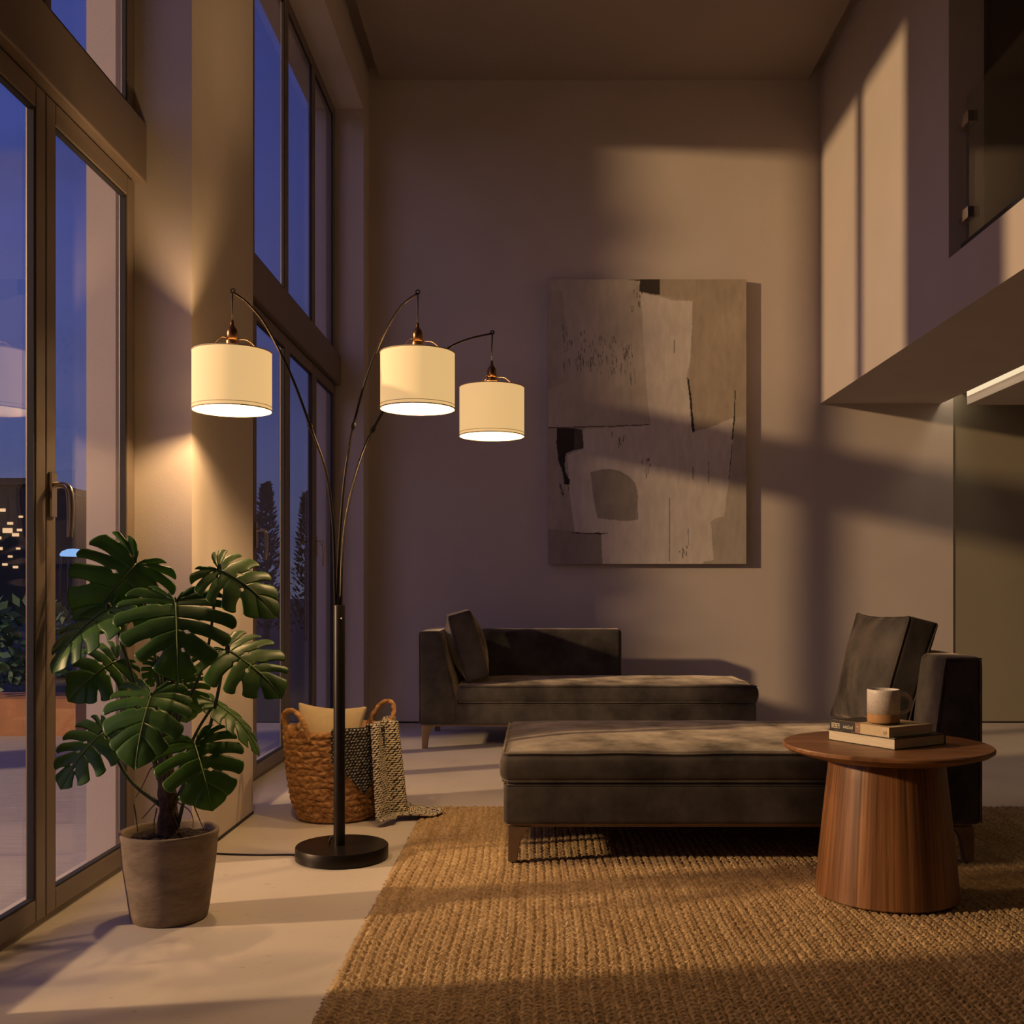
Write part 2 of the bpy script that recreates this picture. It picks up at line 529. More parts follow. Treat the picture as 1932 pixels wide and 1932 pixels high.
# --- pot
def mk_pot():
    m, nt, b = nodemat('weathered clay pot')
    n1 = tex_noise(nt, 9, 6, vscale=(1, 1, 1.8), rough=0.6)
    r1 = ramp(nt, n1.outputs['Fac'], [(0.3, (0.125, 0.092, 0.066)), (0.55, (0.19, 0.145, 0.105)), (0.78, (0.27, 0.205, 0.145))])
    link(nt, r1.outputs[0], b.inputs['Base Color'])
    b.inputs['Roughness'].default_value = 0.85
    bump(nt, b, tex_noise(nt, 22, 6, vscale=(1, 1, 3)).outputs['Fac'], 0.35, 0.01)
    return m
M['pot'] = mk_pot()

# --- monstera leaf: green tissue with paler veins carried by the attribute 'vein'
def mk_leaf():
    m, nt, b = nodemat('monstera leaf')
    at = nt.nodes.new('ShaderNodeAttribute'); at.attribute_name = 'vein'
    n = tex_noise(nt, 14, 3)
    r1 = ramp(nt, n.outputs['Fac'], [(0.3, (0.055, 0.160, 0.038)), (0.7, (0.125, 0.265, 0.060))])
    mx = nt.nodes.new('ShaderNodeMix'); mx.data_type = 'RGBA'
    link(nt, at.outputs['Fac'], mx.inputs['Factor'])
    link(nt, r1.outputs[0], mx.inputs['A']); mx.inputs['B'].default_value = (0.19, 0.31, 0.09, 1)
    link(nt, mx.outputs['Result'], b.inputs['Base Color'])
    b.inputs['Roughness'].default_value = 0.36
    b.inputs['Specular IOR Level'].default_value = 0.5
    b.inputs['Subsurface Weight'].default_value = 0.0
    tr = nt.nodes.new('ShaderNodeBsdfTranslucent'); tr.inputs[0].default_value = (0.15, 0.28, 0.045, 1)
    ms = nt.nodes.new('ShaderNodeMixShader'); ms.inputs[0].default_value = 0.50
    o = [q for q in nt.nodes if q.type == 'OUTPUT_MATERIAL'][0]
    link(nt, b.outputs[0], ms.inputs[1]); link(nt, tr.outputs[0], ms.inputs[2]); link(nt, ms.outputs[0], o.inputs[0])
    return m
M['leaf'] = mk_leaf()

# --- knitted throw
def mk_knit(name, mortar, ca, cb_, bw, rh):
    m, nt, b = nodemat(name)
    uv = nt.nodes.new('ShaderNodeUVMap'); uv.uv_map = 'UVMap'
    mp = nt.nodes.new('ShaderNodeMapping'); mp.inputs['Scale'].default_value = (1.0 / bw, 1.0 / rh, 1)
    link(nt, uv.outputs[0], mp.inputs[0])
    sep = nt.nodes.new('ShaderNodeSeparateXYZ'); link(nt, mp.outputs[0], sep.inputs[0])
    sh = nt.nodes.new('ShaderNodeMath'); sh.operation = 'MULTIPLY_ADD'; sh.inputs[1].default_value = 0.5
    link(nt, sep.outputs['Y'], sh.inputs[0]); link(nt, sep.outputs['X'], sh.inputs[2])
    cb2 = nt.nodes.new('ShaderNodeCombineXYZ'); link(nt, sh.outputs[0], cb2.inputs['X']); link(nt, sep.outputs['Y'], cb2.inputs['Y'])
    vo = nt.nodes.new('ShaderNodeTexVoronoi'); vo.inputs['Scale'].default_value = 1.0; vo.inputs['Randomness'].default_value = 0.28
    link(nt, cb2.outputs[0], vo.inputs['Vector'])
    rr = ramp(nt, vo.outputs['Distance'], [(mortar, ca), (mortar + 0.10, (0.012, 0.012, 0.013))])
    link(nt, rr.outputs[0], b.inputs['Base Color'])
    b.inputs['Roughness'].default_value = 0.9
    inv = nt.nodes.new('ShaderNodeMath'); inv.operation = 'SUBTRACT'; inv.inputs[0].default_value = 1.0
    link(nt, vo.outputs['Distance'], inv.inputs[1])
    bump(nt, b, inv.outputs[0], 0.9, 0.006)
    return m
M['knit_dark'] = mk_knit('dark knit', 0.27, (0.40, 0.38, 0.34), (0.30, 0.29, 0.26), 0.0165, 0.0125)
M['knit_light'] = mk_knit('light knit', 0.42, (0.72, 0.64, 0.48), (0.60, 0.53, 0.39), 0.0120, 0.0095)

# --- paper edges, glaze, painting
def mk_pages():
    m, nt, b = nodemat('book pages')
    n = tex_noise(nt, 40, 3, vscale=(0.3, 0.3, 30))
    r = ramp(nt, n.outputs['Fac'], [(0.35, (0.50, 0.44, 0.33)), (0.65, (0.66, 0.60, 0.48))])
    link(nt, r.outputs[0], b.inputs['Base Color']); b.inputs['Roughness'].default_value = 0.85
    return m
M['pages'] = mk_pages()
def mk_glaze():
    m, nt, b = nodemat('speckled glaze')
    n = tex_noise(nt, 420, 3)
    r = ramp(nt, n.outputs['Fac'], [(0.33, (0.32, 0.28, 0.26)), (0.45, (0.60, 0.56, 0.53)), (0.7, (0.70, 0.66, 0.63))])
    link(nt, r.outputs[0], b.inputs['Base Color']); b.inputs['Roughness'].default_value = 0.35
    bump(nt, b, n.outputs['Fac'], 0.12, 0.003)
    return m
M['glaze'] = mk_glaze()
def mk_paint():
    m, nt, b = nodemat('oil paint on canvas')
    at = nt.nodes.new('ShaderNodeAttribute'); at.attribute_name = 'paint'
    n = tex_noise(nt, 26, 5, vscale=(1, 1, 0.3))
    r = ramp(nt, n.outputs['Fac'], [(0.3, (0.9, 0.9, 0.9)), (0.7, (1.06, 1.06, 1.06))])
    mx = nt.nodes.new('ShaderNodeMix'); mx.data_type = 'RGBA'; mx.blend_type = 'MULTIPLY'; mx.inputs['Factor'].default_value = 1
    link(nt, at.outputs['Color'], mx.inputs['A']); link(nt, r.outputs[0], mx.inputs['B'])
    link(nt, mx.outputs['Result'], b.inputs['Base Color']); b.inputs['Roughness'].default_value = 0.8
    bump(nt, b, tex_noise(nt, 300, 2).outputs['Fac'], 0.15, 0.003)
    return m
M['paint'] = mk_paint()

# ================================================================== the room
XI, XF, XG, XO = -1.28, -1.48, -1.498, -1.67      # wall face, frame face, glass, outer face of the window wall
YB, XM, ZS = 8.03, 2.137, 2.418                  # back wall, mezzanine front, mezzanine soffit
ZC = 4.87                                        # ceiling panel
H1, H2 = 2.36, 3.92                              # first window opening (depth)
K1, K2 = 4.76, 7.78                              # second window opening
ZH = 4.54                                        # head of the windows
def struct(o, label, cat): return tag(o, label, cat, kind='structure')

struct(MB().box(XI - 0.4, 5.4, -1.6, 8.5, -0.12, 0).obj('floor', M['floor'], smooth=False), 'pale polished limestone floor of the living room', 'floor')
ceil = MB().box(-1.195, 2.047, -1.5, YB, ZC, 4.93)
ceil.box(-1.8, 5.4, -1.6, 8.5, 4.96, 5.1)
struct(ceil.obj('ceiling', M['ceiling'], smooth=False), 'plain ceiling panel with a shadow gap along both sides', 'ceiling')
wlm = MB()
wlm.box(XO, XI, H2, K1, 0.0, 4.96)
wlm.box(XO, XI, K2, 8.5, 0.0, 4.96)
wlm.box(XO, XI, -1.6, H1, 0.0, 4.96)
wlm.box(XO, XI, H1, H2, ZH, 4.96)
wlm.box(XO, XI, K1, K2, ZH, 4.96)
struct(wlm.obj('wall_left', M['plaster'], smooth=False), 'plastered window wall with deep piers between the tall windows', 'wall')
struct(MB().box(XI, 3.145, YB, 8.5, 0.012, 4.96).obj('wall_back', M['plaster'], smooth=False), 'tall back wall carrying the abstract painting', 'wall')
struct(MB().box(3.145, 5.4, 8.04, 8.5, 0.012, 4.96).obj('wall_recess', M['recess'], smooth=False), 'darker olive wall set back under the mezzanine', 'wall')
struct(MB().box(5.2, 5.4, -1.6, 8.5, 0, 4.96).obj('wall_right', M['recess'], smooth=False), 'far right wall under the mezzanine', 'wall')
struct(MB().box(-1.7, 5.4, -1.8, -1.6, 0, 4.96).obj('wall_front', M['plaster'], smooth=False), 'wall behind the viewer', 'wall')
tr = MB().box(XI, 3.145, YB - 0.004, YB + 0.02, 0.0, 0.012)  # black strips stand in for the shade of the wall-foot gap
tr.box(XI - 0.002, XI + 0.004, H2, K1, 0.0, 0.012)
tr.box(3.145, 5.2, 8.036, 8.06, 0, 0.012)
struct(tr.obj('shadow_gap_strip', M['gasket'], smooth=False), 'thin dark strip standing for the shade of the gap at the foot of the walls', 'shade_strip')

# mezzanine: solid front at the back end, low upstand in front, slab, slot with light
mz = MB()
YR = 5.515
mz.box(XM, 2.32, YR, YB, ZS, 4.96)
mz.box(XM, 2.32, -1.6, YR, ZS, 2.729)
struct(mz.obj('wall_mezzanine', M['plaster'], smooth=False), 'white mezzanine front with a low upstand under the glass', 'wall')
sb = MB()
sb.box(2.32, 3.05, -1.6, YB, ZS, 2.68)
sb.box(3.05, 3.17, -1.6, YB, 2.56, 2.68)
sb.box(3.17, 3.20, -1.6, 7.83, 2.375, 2.68)
sb.box(3.20, 5.2, -1.6, 7.83, 2.375, 2.68)
sb.box(3.20, 5.2, 7.83, 8.04, 2.5, 2.68)
struct(sb.obj('mezzanine_slab', M['plaster'], smooth=False), 'underside of the mezzanine with a light slot', 'ceiling')
mi = MB()
mi.box(2.32, 5.2, YR + 0.001, YR + 0.1, 2.68, 4.96)
mi.box(2.32, 5.2, -1.6, YR, 4.80, 4.96)
mi.box(5.1, 5.2, -1.6, YR, 2.68, 4.80)
mi.box(2.32, 2.34, YR - 0.004, YR + 0.001, 2.729, 4.8)
struct(mi.obj('wall_loft', M['mezz'], smooth=False), 'dark walls inside the mezzanine', 'wall')

led = empty('strip_light', (3.11, 4.0, 2.52), 'warm linear strip light recessed in the mezzanine soffit', 'light')
MB().box(3.085, 3.140, -1.2, 8.02, 2.535, 2.552).obj('light_diffuser', M['led'], led, smooth=False)
MB().box(3.078, 3.147, -1.22, 8.025, 2.552, 2.56).obj('light_profile', M['steel'], led, smooth=False)
MB().box(3.160, 3.170, -1.2, 7.81, 2.437, 2.50).obj('light_lens', M['led_lens'], led, smooth=False)

gb = empty('glass_balustrade', (2.18, 3.0, 2.70), 'frameless glass balustrade with two steel clamps on the mezzanine', 'balustrade')
MB().box(2.19, 2.205, -1.5, 5.42, 2.735, 3.53).obj('glass_panel', M['rail_glass'], gb, smooth=False)
MB().box(2.165, 2.23, -1.5, 5.43, 2.729, 2.775).obj('base_channel', M['gasket'], gb, smooth=False)
for zc in (3.405, 2.92):
    b_ = MB().box(2.172, 2.225, 5.36, 5.43, zc - 0.03, zc + 0.03)
    b_.add(*tube([(2.2, 5.42, zc), (2.2, YR - 0.004, zc)], 0.016, 12))
    bevel(b_.obj('clamp', M['steel'], gb, smooth=False), 0.004, 2)

# ------------------------------------------------------------------ windows
def rect_frame(x0, x1, y0, y1, z0, z1, w, wt=None, wb=None):
    wt = w if wt is None else wt; wb = w if wb is None else wb
    m = MB()
    m.box(x0, x1, y0, y0 + w, z0, z1); m.box(x0, x1, y1 - w, y1, z0, z1)
    m.box(x0, x1, y0 + w, y1 - w, z0, z0 + wb); m.box(x0, x1, y0 + w, y1 - w, z1 - wt, z1)
    return m

def window(name, y0, y1, cuts, label, handles):
    root = empty(name, (XF, (y0 + y1) / 2, 0), label, 'window', kind='structure')
    o = 0.035
    mf = rect_frame(XG - 0.05, XF - 0.012, y0, y1, 0.0, ZH, o, o, 0.02)
    mf.obj('outer_frame', M['frame'], root, smooth=False)
    t = MB().box(XG - 0.05, XF + 0.035, y0 + 0.001, y1 - 0.001, 2.505, 2.725)
    bevel(t.obj('transom', M['frame'], root, smooth=False), 0.006, 2)
    ed = [y0 + o] + list(cuts) + [y1 - o]
    for i in range(len(ed) - 1):
        a, b = ed[i] + 0.002, ed[i + 1] - 0.002
        s = bevel(rect_frame(XG - 0.014, XF, a, b, 0.022, 2.498, 0.062, 0.07, 0.065).obj('sash', M['frame'], root, smooth=False), 0.004, 2)
        rect_frame(XG - 0.005, XF - 0.004, a + 0.0615, b - 0.0615, 0.0865, 2.4285, 0.008).obj('gasket', M['gasket'], s, smooth=False)
        MB().box(XG - 0.003, XG + 0.003, a + 0.058, b - 0.058, 0.083, 2.432).obj('pane', M['glass'], s, smooth=False)
        if i in handles:
            hy = a + 0.031
            h = MB().box(XF, XF + 0.010, hy - 0.017, hy + 0.017, 1.225, 1.36)
            pth = catmull([(XF + 0.008, hy, 1.32), (XF + 0.035, hy, 1.322), (XF + 0.052, hy, 1.312), (XF + 0.056, hy + 0.004, 1.285), (XF + 0.055, hy + 0.010, 1.235), (XF + 0.050, hy + 0.014, 1.165)], 6)
            h.add(*tube(pth, [0.010, 0.010, 0.011, 0.011, 0.011, 0.009], 10))
            hh = h.obj('handle', M['steel'], s, smooth=True, auto=50)
        f = bevel(rect_frame(XG - 0.014, XF - 0.006, a, b, 2.727, ZH - o, 0.045).obj('upper_sash', M['frame'], root, smooth=False), 0.004, 2)
        rect_frame(XG - 0.005, XF - 0.010, a + 0.0445, b - 0.0445, 2.7715, ZH - o - 0.0445, 0.008).obj('gasket', M['gasket'], f, smooth=False)
        MB().box(XG - 0.003, XG + 0.003, a + 0.041, b - 0.041, 2.768, ZH - o - 0.041).obj('pane', M['glass'], f, smooth=False)
    return root
window('window_1', H1, H2, (3.19,), 'nearest tall bronze framed glass door pair beside the potted plant', (1,))
window('window_2', K1, K2, (5.515, 6.27, 7.025), 'farther tall bronze framed glazing behind the floor lamp and basket', (1, 3))

# ------------------------------------------------------------------ outside
struct(MB().box(-14, XO, -6, 8.2, -0.14, -0.02).obj('terrace', M['deck'], smooth=False), 'stone terrace outside the windows', 'terrace')
struct(MB().box(-120, XO, -60, 160, -0.30, -0.16).obj('garden_ground', M['garden'], smooth=False), 'dark garden ground beyond the terrace', 'ground')

def tree(name, x, y, h, w, label, group, mat, n=900, z0=-0.16, shape='cone', seed=1):
    rg = np.random.default_rng(seed)
    root = empty(name, (x, y, z0), label, 'tree', group)
    if shape == 'col':
        obj('crown_core', *lathe([(w * 0.30, h * 0.05), (w * 0.42, h * 0.2), (w * 0.45, h * 0.5), (w * 0.455, h * 0.86), (w * 0.3, h * 0.96), (0.01, h)], (x, y, z0), 20), mat, root)  # solid core added so that no light leaks through the foliage
    MB().tube([(x, y, z0), (x, y, z0 + h * 0.5), (x, y, z0 + h * 0.95)], [w * 0.08, w * 0.05, 0.01], 8).obj('trunk', M['bark'], root)
    V, Fc = [], []
    for i in range(n):
        t = rg.random() ** 0.8
        rr = w * 0.5 * ((1 - t) ** 0.8 if shape == 'cone' else (math.sin(PI * min(1, 0.12 + t * 0.88)) ** 0.6)) * (0.45 + 0.6 * rg.random())
        a = rg.random() * 2 * PI
        c = np.array([x + rr * math.cos(a), y + rr * math.sin(a), z0 + h * (0.06 + 0.94 * t)])
        L = w * 0.16 * (0.6 + rg.random() * 0.8)
        d = np.array([math.cos(a), math.sin(a), 0.5 + 0.7 * rg.random()]); d /= np.linalg.norm(d)
        s_ = np.cross(d, [0, 0, 1]); s_ /= np.linalg.norm(s_)
        q = np.cross(d, s_)
        b0 = len(V)
        V += [c, c + d * L * 0.5 + s_ * L * 0.28, c + d * L, c + d * L * 0.5 - s_ * L * 0.28, c + d * L * 0.5 + q * L * 0.15]
        Fc += [(b0, b0 + 1, b0 + 4), (b0 + 1, b0 + 2, b0 + 4), (b0 + 2, b0 + 3, b0 + 4), (b0 + 3, b0, b0 + 4)]
    obj('foliage', V, Fc, mat, root, smooth=False)
    return root
tree('conifer', -6.15, 24.0, 3.55, 0.95, 'taller dark conifer seen through the nearer pane of the far window', 'conifers in the garden', M['conifer'], 1100, seed=3)
tree('conifer', -5.38, 24.6, 3.4, 0.8, 'narrower dark conifer seen through the next pane of the far window', 'conifers in the garden', M['conifer'], 1000, seed=4)
tree('shade_cypress', -4.95, 5.42, 5.6, 0.80, 'tall columnar cypress added out of view to shade the back wall', None, M['conifer'], 3200, z0=-0.02, shape='col', seed=5)  # unseen tree added to block the street light from the back wall

def facade(name, x0, x1, y0, y1, h, label, cells, wsize=(0.35, 0.18)):
    root = empty(name, ((x0 + x1) / 2, (y0 + y1) / 2, -0.16), label, 'building', 'distant buildings')
    MB().box(x0, x1, y0, y1, -0.16, h).obj('wall', M['city'], root, smooth=False)
    MB().box(x0 - 0.15, x1 + 0.15, y0 - 0.15, y1 + 0.15, h, h + 0.25).obj('roof', M['city'], root, smooth=False)
    for (cx, cz, k) in cells:
        MB().box(cx - wsize[0] * k, cx + wsize[0] * k, y0 - 0.06, y0 + 0.02, cz - wsize[1] * k, cz + wsize[1] * k).obj('window', M['lit_warm'], root, smooth=False)
facade('building', -26.0, -19.3, 40.0, 46.0, 5.0, 'distant dark block with scattered lit windows beyond the nearest pane',
       [(-20.2, 4.05, .32), (-19.9, 3.55, .28), (-20.0, 3.28, .5), (-19.7, 3.12, .34), (-19.55, 3.3, .25), (-20.35, 3.0, .3), (-20.3, 2.6, .3), (-19.9, 2.3, .22), (-19.7, 1.9, .25), (-20.1, 2.0, .25), (-19.6, 2.6, .2), (-20.45, 3.6, .25), (-19.5, 3.8, .2)])
facade('building', -22.3, -18.0, 48.0, 53.0, 4.6, 'distant low block with two rows of lit windows behind the second pane',
       [(-21.95 + 0.42 * i, z, 0.42 if (i * 7 + int(z * 5)) % 5 else 0.25) for i in range(8) for z in (4.15, 3.75)])
cp = empty('lit_canopy', (-13.3, 30, -0.16), 'small blue lit canopy glowing in the dark garden', 'canopy')
obj('canopy_top', *lathe([(0.34, 1.98), (0.36, 2.03), (0.30, 2.12), (0.16, 2.18), (0.01, 2.20)], (-13.15, 30, 0), 24), M['lit_blue'], cp)
for (a, b) in ((-13.4, 29.75), (-12.9, 29.75), (-13.4, 30.25), (-12.9, 30.25)):
    MB().tube([(a, b, -0.16), (a, b, 1.95)], 0.03, 6).obj('post', M['dark_metal'], cp)
pl = empty('planter', (-3.75, 7.7, -0.02), 'terracotta planter with a bushy shrub on the terrace', 'planter')
MB().box(-4.25, -3.25, 7.45, 7.95, -0.02, 0.24).obj('planter_box', M['terracotta'], pl, smooth=False)
V, Fc = [], []
for i in range(420):
    c = np.array([-3.75 + RNG.normal() * 0.26, 7.7 + RNG.normal() * 0.12, 0.28 + RNG.random() * 0.62])
    d = RNG.normal(size=3); d[2] = abs(d[2]); d /= np.linalg.norm(d)
    s_ = np.cross(d, RNG.normal(size=3)); s_ /= np.linalg.norm(s_)
    b0 = len(V)
    V += [c, c + d * 0.05 + s_ * 0.03, c + d * 0.11, c + d * 0.05 - s_ * 0.03]
    Fc.append((b0, b0 + 1, b0 + 2, b0 + 3))
obj('shrub_foliage', V, Fc, M['shrub'], pl, smooth=False)
# street lamp standing where the warm light comes from
sp = empty('street_lamp', (STREET.x - 0.35, STREET.y - 0.05, -0.16), 'tall street lamp across the garden left of the house', 'street lamp')
MB().tube(catmull([(STREET.x - 0.35, STREET.y, -0.16), (STREET.x - 0.35, STREET.y, 4.6), (STREET.x - 0.33, STREET.y, 5.2), (STREET.x - 0.2, STREET.y, 5.34), (STREET.x - 0.05, STREET.y, 5.36)], 6), 0.05, 10).obj('post', M['dark_metal'], sp)
obj('lamp_hood', *lathe([(0.05, 0.08), (0.14, 0.04), (0.20, -0.06), (0.19, -0.06), (0.12, 0.02)], (STREET.x, STREET.y, 5.30), 24, cap0=True, cap1=False), M['dark_metal'], sp)

# ================================================================== rug
def rug():
    x0, x1, y0, y1 = -0.522, 3.42, 1.75, 4.885
    dx, dy = 0.0037, 0.0044
    nx, ny = int((x1 - x0) / dx) + 1, int((y1 - y0) / dy) + 1
    X, Y = np.meshgrid(np.linspace(x0, x1, nx), np.linspace(y0, y1, ny))
    P = 0.0285
    wob = 0.004 * np.sin(Y * 3.1 + 1.7 * np.sin(X * 2.3)) + 0.0025 * np.sin(Y * 9.7 + X * 5)
    U = (X - x0 + wob) / P
    K = np.floor(U); a = (U - K) * 2 - 1
    ph = RNG.random(400)[np.clip(K.astype(int) + 2, 0, 399)]
    pit = 0.019 + 0.006 * RNG.random(400)[np.clip(K.astype(int) + 2, 0, 399)]
    ridge = np.sqrt(np.clip(1 - a * a, 0, 1))
    tw = np.sin(2 * PI * (Y / pit + 0.42 * np.abs(a) + ph * 7 + 0.25 * np.sin(Y * 23 + ph * 40)))
    notch = np.clip(np.sin(2 * PI * (Y / (2 * pit) + ph * 3)), 0, 1) * np.clip(np.abs(a) * 2.2 - 1.1, 0, 1)
    lump = np.zeros_like(X)
    for (kx, ky, am) in ((7.3, 5.1, 0.4), (31, 22, 0.35), (83, 61, 0.35)):
        lump += am * np.sin(X * kx + 3 * np.sin(Y * ky * 0.37)) * np.sin(Y * ky + 2 * np.sin(X * kx * 0.41))
    jit = RNG.normal(size=X.shape)
    H = 0.0030 + 0.0092 * ridge ** 0.7 * (0.60 + 0.40 * tw) - 0.008 * notch + 0.0013 * lump + 0.0006 * jit
    edge = np.minimum(np.minimum(X - x0, x1 - X) / 0.012, np.minimum(Y - y0, y1 - Y) / 0.012)
    H = np.clip(H, 0.0015, 0.02) * np.clip(edge * 0.7 + 0.3, 0, 1)
    # ragged outline
    Xo = X.copy(); Yo = Y.copy()
    Xo[:, 0] += 0.004 * np.sin(Y[:, 0] / 0.02 * 2 * PI) + 0.003 * RNG.normal(size=ny)
    Yo[-1, :] += 0.006 * np.sin(a[-1, :] * PI) + 0.003 * RNG.normal(size=nx)
    V = np.stack([Xo, Yo, H + 0.0005], -1).reshape(-1, 3)
    I = np.arange(nx * ny).reshape(ny, nx)
    Q = np.stack([I[:-1, :-1], I[:-1, 1:], I[1:, 1:], I[1:, :-1]], -1).reshape(-1, 4)
    me = bpy.data.meshes.new('rug')
    org = np.array([(x0 + x1) / 2, (y0 + y1) / 2, 0.0])
    me.vertices.add(len(V)); me.vertices.foreach_set('co', (V - org).ravel())
    me.loops.add(Q.size); me.loops.foreach_set('vertex_index', Q.ravel().astype(np.int32))
    me.polygons.add(len(Q))
    me.polygons.foreach_set('loop_start', np.arange(0, Q.size, 4, dtype=np.int32))
    me.polygons.foreach_set('use_smooth', np.ones(len(Q), dtype=bool))
    me.materials.append(M['jute'])
    me.update(calc_edges=True)
    o = bpy.data.objects.new('rug', me); o.location = Vector(org); COL.objects.link(o)
    tag(o, 'large braided jute rug under the front chaise and round table', 'rug')
rug()
ZR = 0.0150     # what stands on the rug stands here

# ================================================================== chaises
def prism_xz(prof, y0, y1):
    n = len(prof)
    V = [(x, y0, z) for (x, z) in prof] + [(x, y1, z) for (x, z) in prof]
    Fc = [tuple(range(n)), tuple(reversed(range(n, 2 * n)))]
    for i in range(n):
        j = (i + 1) % n
        Fc.append((i, i + n, j + n, j))
    return V, Fc

def fix(o):
    bm = bmesh.new(); bm.from_mesh(o.data); bmesh.ops.recalc_face_normals(bm, faces=bm.faces); bm.to_mesh(o.data); bm.free()
    return o

def seat_cushion(x0, x1, y0, y1, z0, z1, crown, root, seed):
    hx, hy, hz = (x1 - x0) / 2, (y1 - y0) / 2, (z1 - z0) / 2
    c = np.array([(x0 + x1) / 2, (y0 + y1) / 2, (z0 + z1) / 2])
    V, Fc = rbox(hx, hy, hz, 0.030, n=22, arc=4)
    def dfm(V):
        V = V.copy()
        fx, fy = np.clip(np.abs(V[:, 0] / hx), 0, 1), np.clip(np.abs(V[:, 1] / hy), 0, 1)
        top = V[:, 2] > 0
        fz = V[:, 2] / hz
        V[:, 2] += np.where(top, crown * (1 - fx ** 6) * (1 - fy ** 2.5), 0)
        out = 0.010 * (1 - np.abs(fz) ** 2)
        V[:, 1] += np.sign(V[:, 1]) * out * (fy > 0.8)
        V[:, 0] += np.sign(V[:, 0]) * out * (fx > 0.9)
        V[:, 2] += vnoise(V, 4.5, 0.005, seed) * top
        return V
    o = obj('seat_cushion', dfm(V) + c, Fc, M['velvet'], root)
    lp = rloop(hx - 0.004, hy - 0.004, 0.026, hz - 0.006)
    P, Q = tube(dfm(lp) + c, 0.0042, 6, closed=True)
    obj('piping', P, Q, M['velvet'], o)
    lp = rloop(hx - 0.004, hy - 0.004, 0.026, -hz + 0.006)
    P, Q = tube(dfm(lp) + c, 0.0042, 6, closed=True)
    obj('piping', P, Q, M['velvet'], o)

def leg(x, y, z0, z1, d, e_, root):
    """tapered blade leg; d is the side the foot keeps (-1 left, 1 right), e_ the depth side"""
    w1, w0, t = 0.085, 0.034, 0.036
    n = 8
    V = []
    for i in range(n + 1):
        k = i / n
        w = w0 + (w1 - w0) * (0.35 * k + 0.65 * k ** 5)
        xa, xb = (x, x + w) if d < 0 else (x - w, x)
        ya, yb = (y, y + t) if e_ < 0 else (y - t, y)
        z = z0 + (z1 - z0) * k
        V += [(xa, ya, z), (xb, ya, z), (xb, yb, z), (xa, yb, z)]
    Fc = [(3, 2, 1, 0), (4 * n, 4 * n + 1, 4 * n + 2, 4 * n + 3)]
    for i in range(n):
        for k in range(4):
            l = (k + 1) % 4
            Fc.append((4 * i + k, 4 * i + l, 4 * i + 4 + l, 4 * i + 4 + k))
    bevel(obj('leg', V, Fc, M['bronze_leg'], root, smooth=False), 0.003, 2)

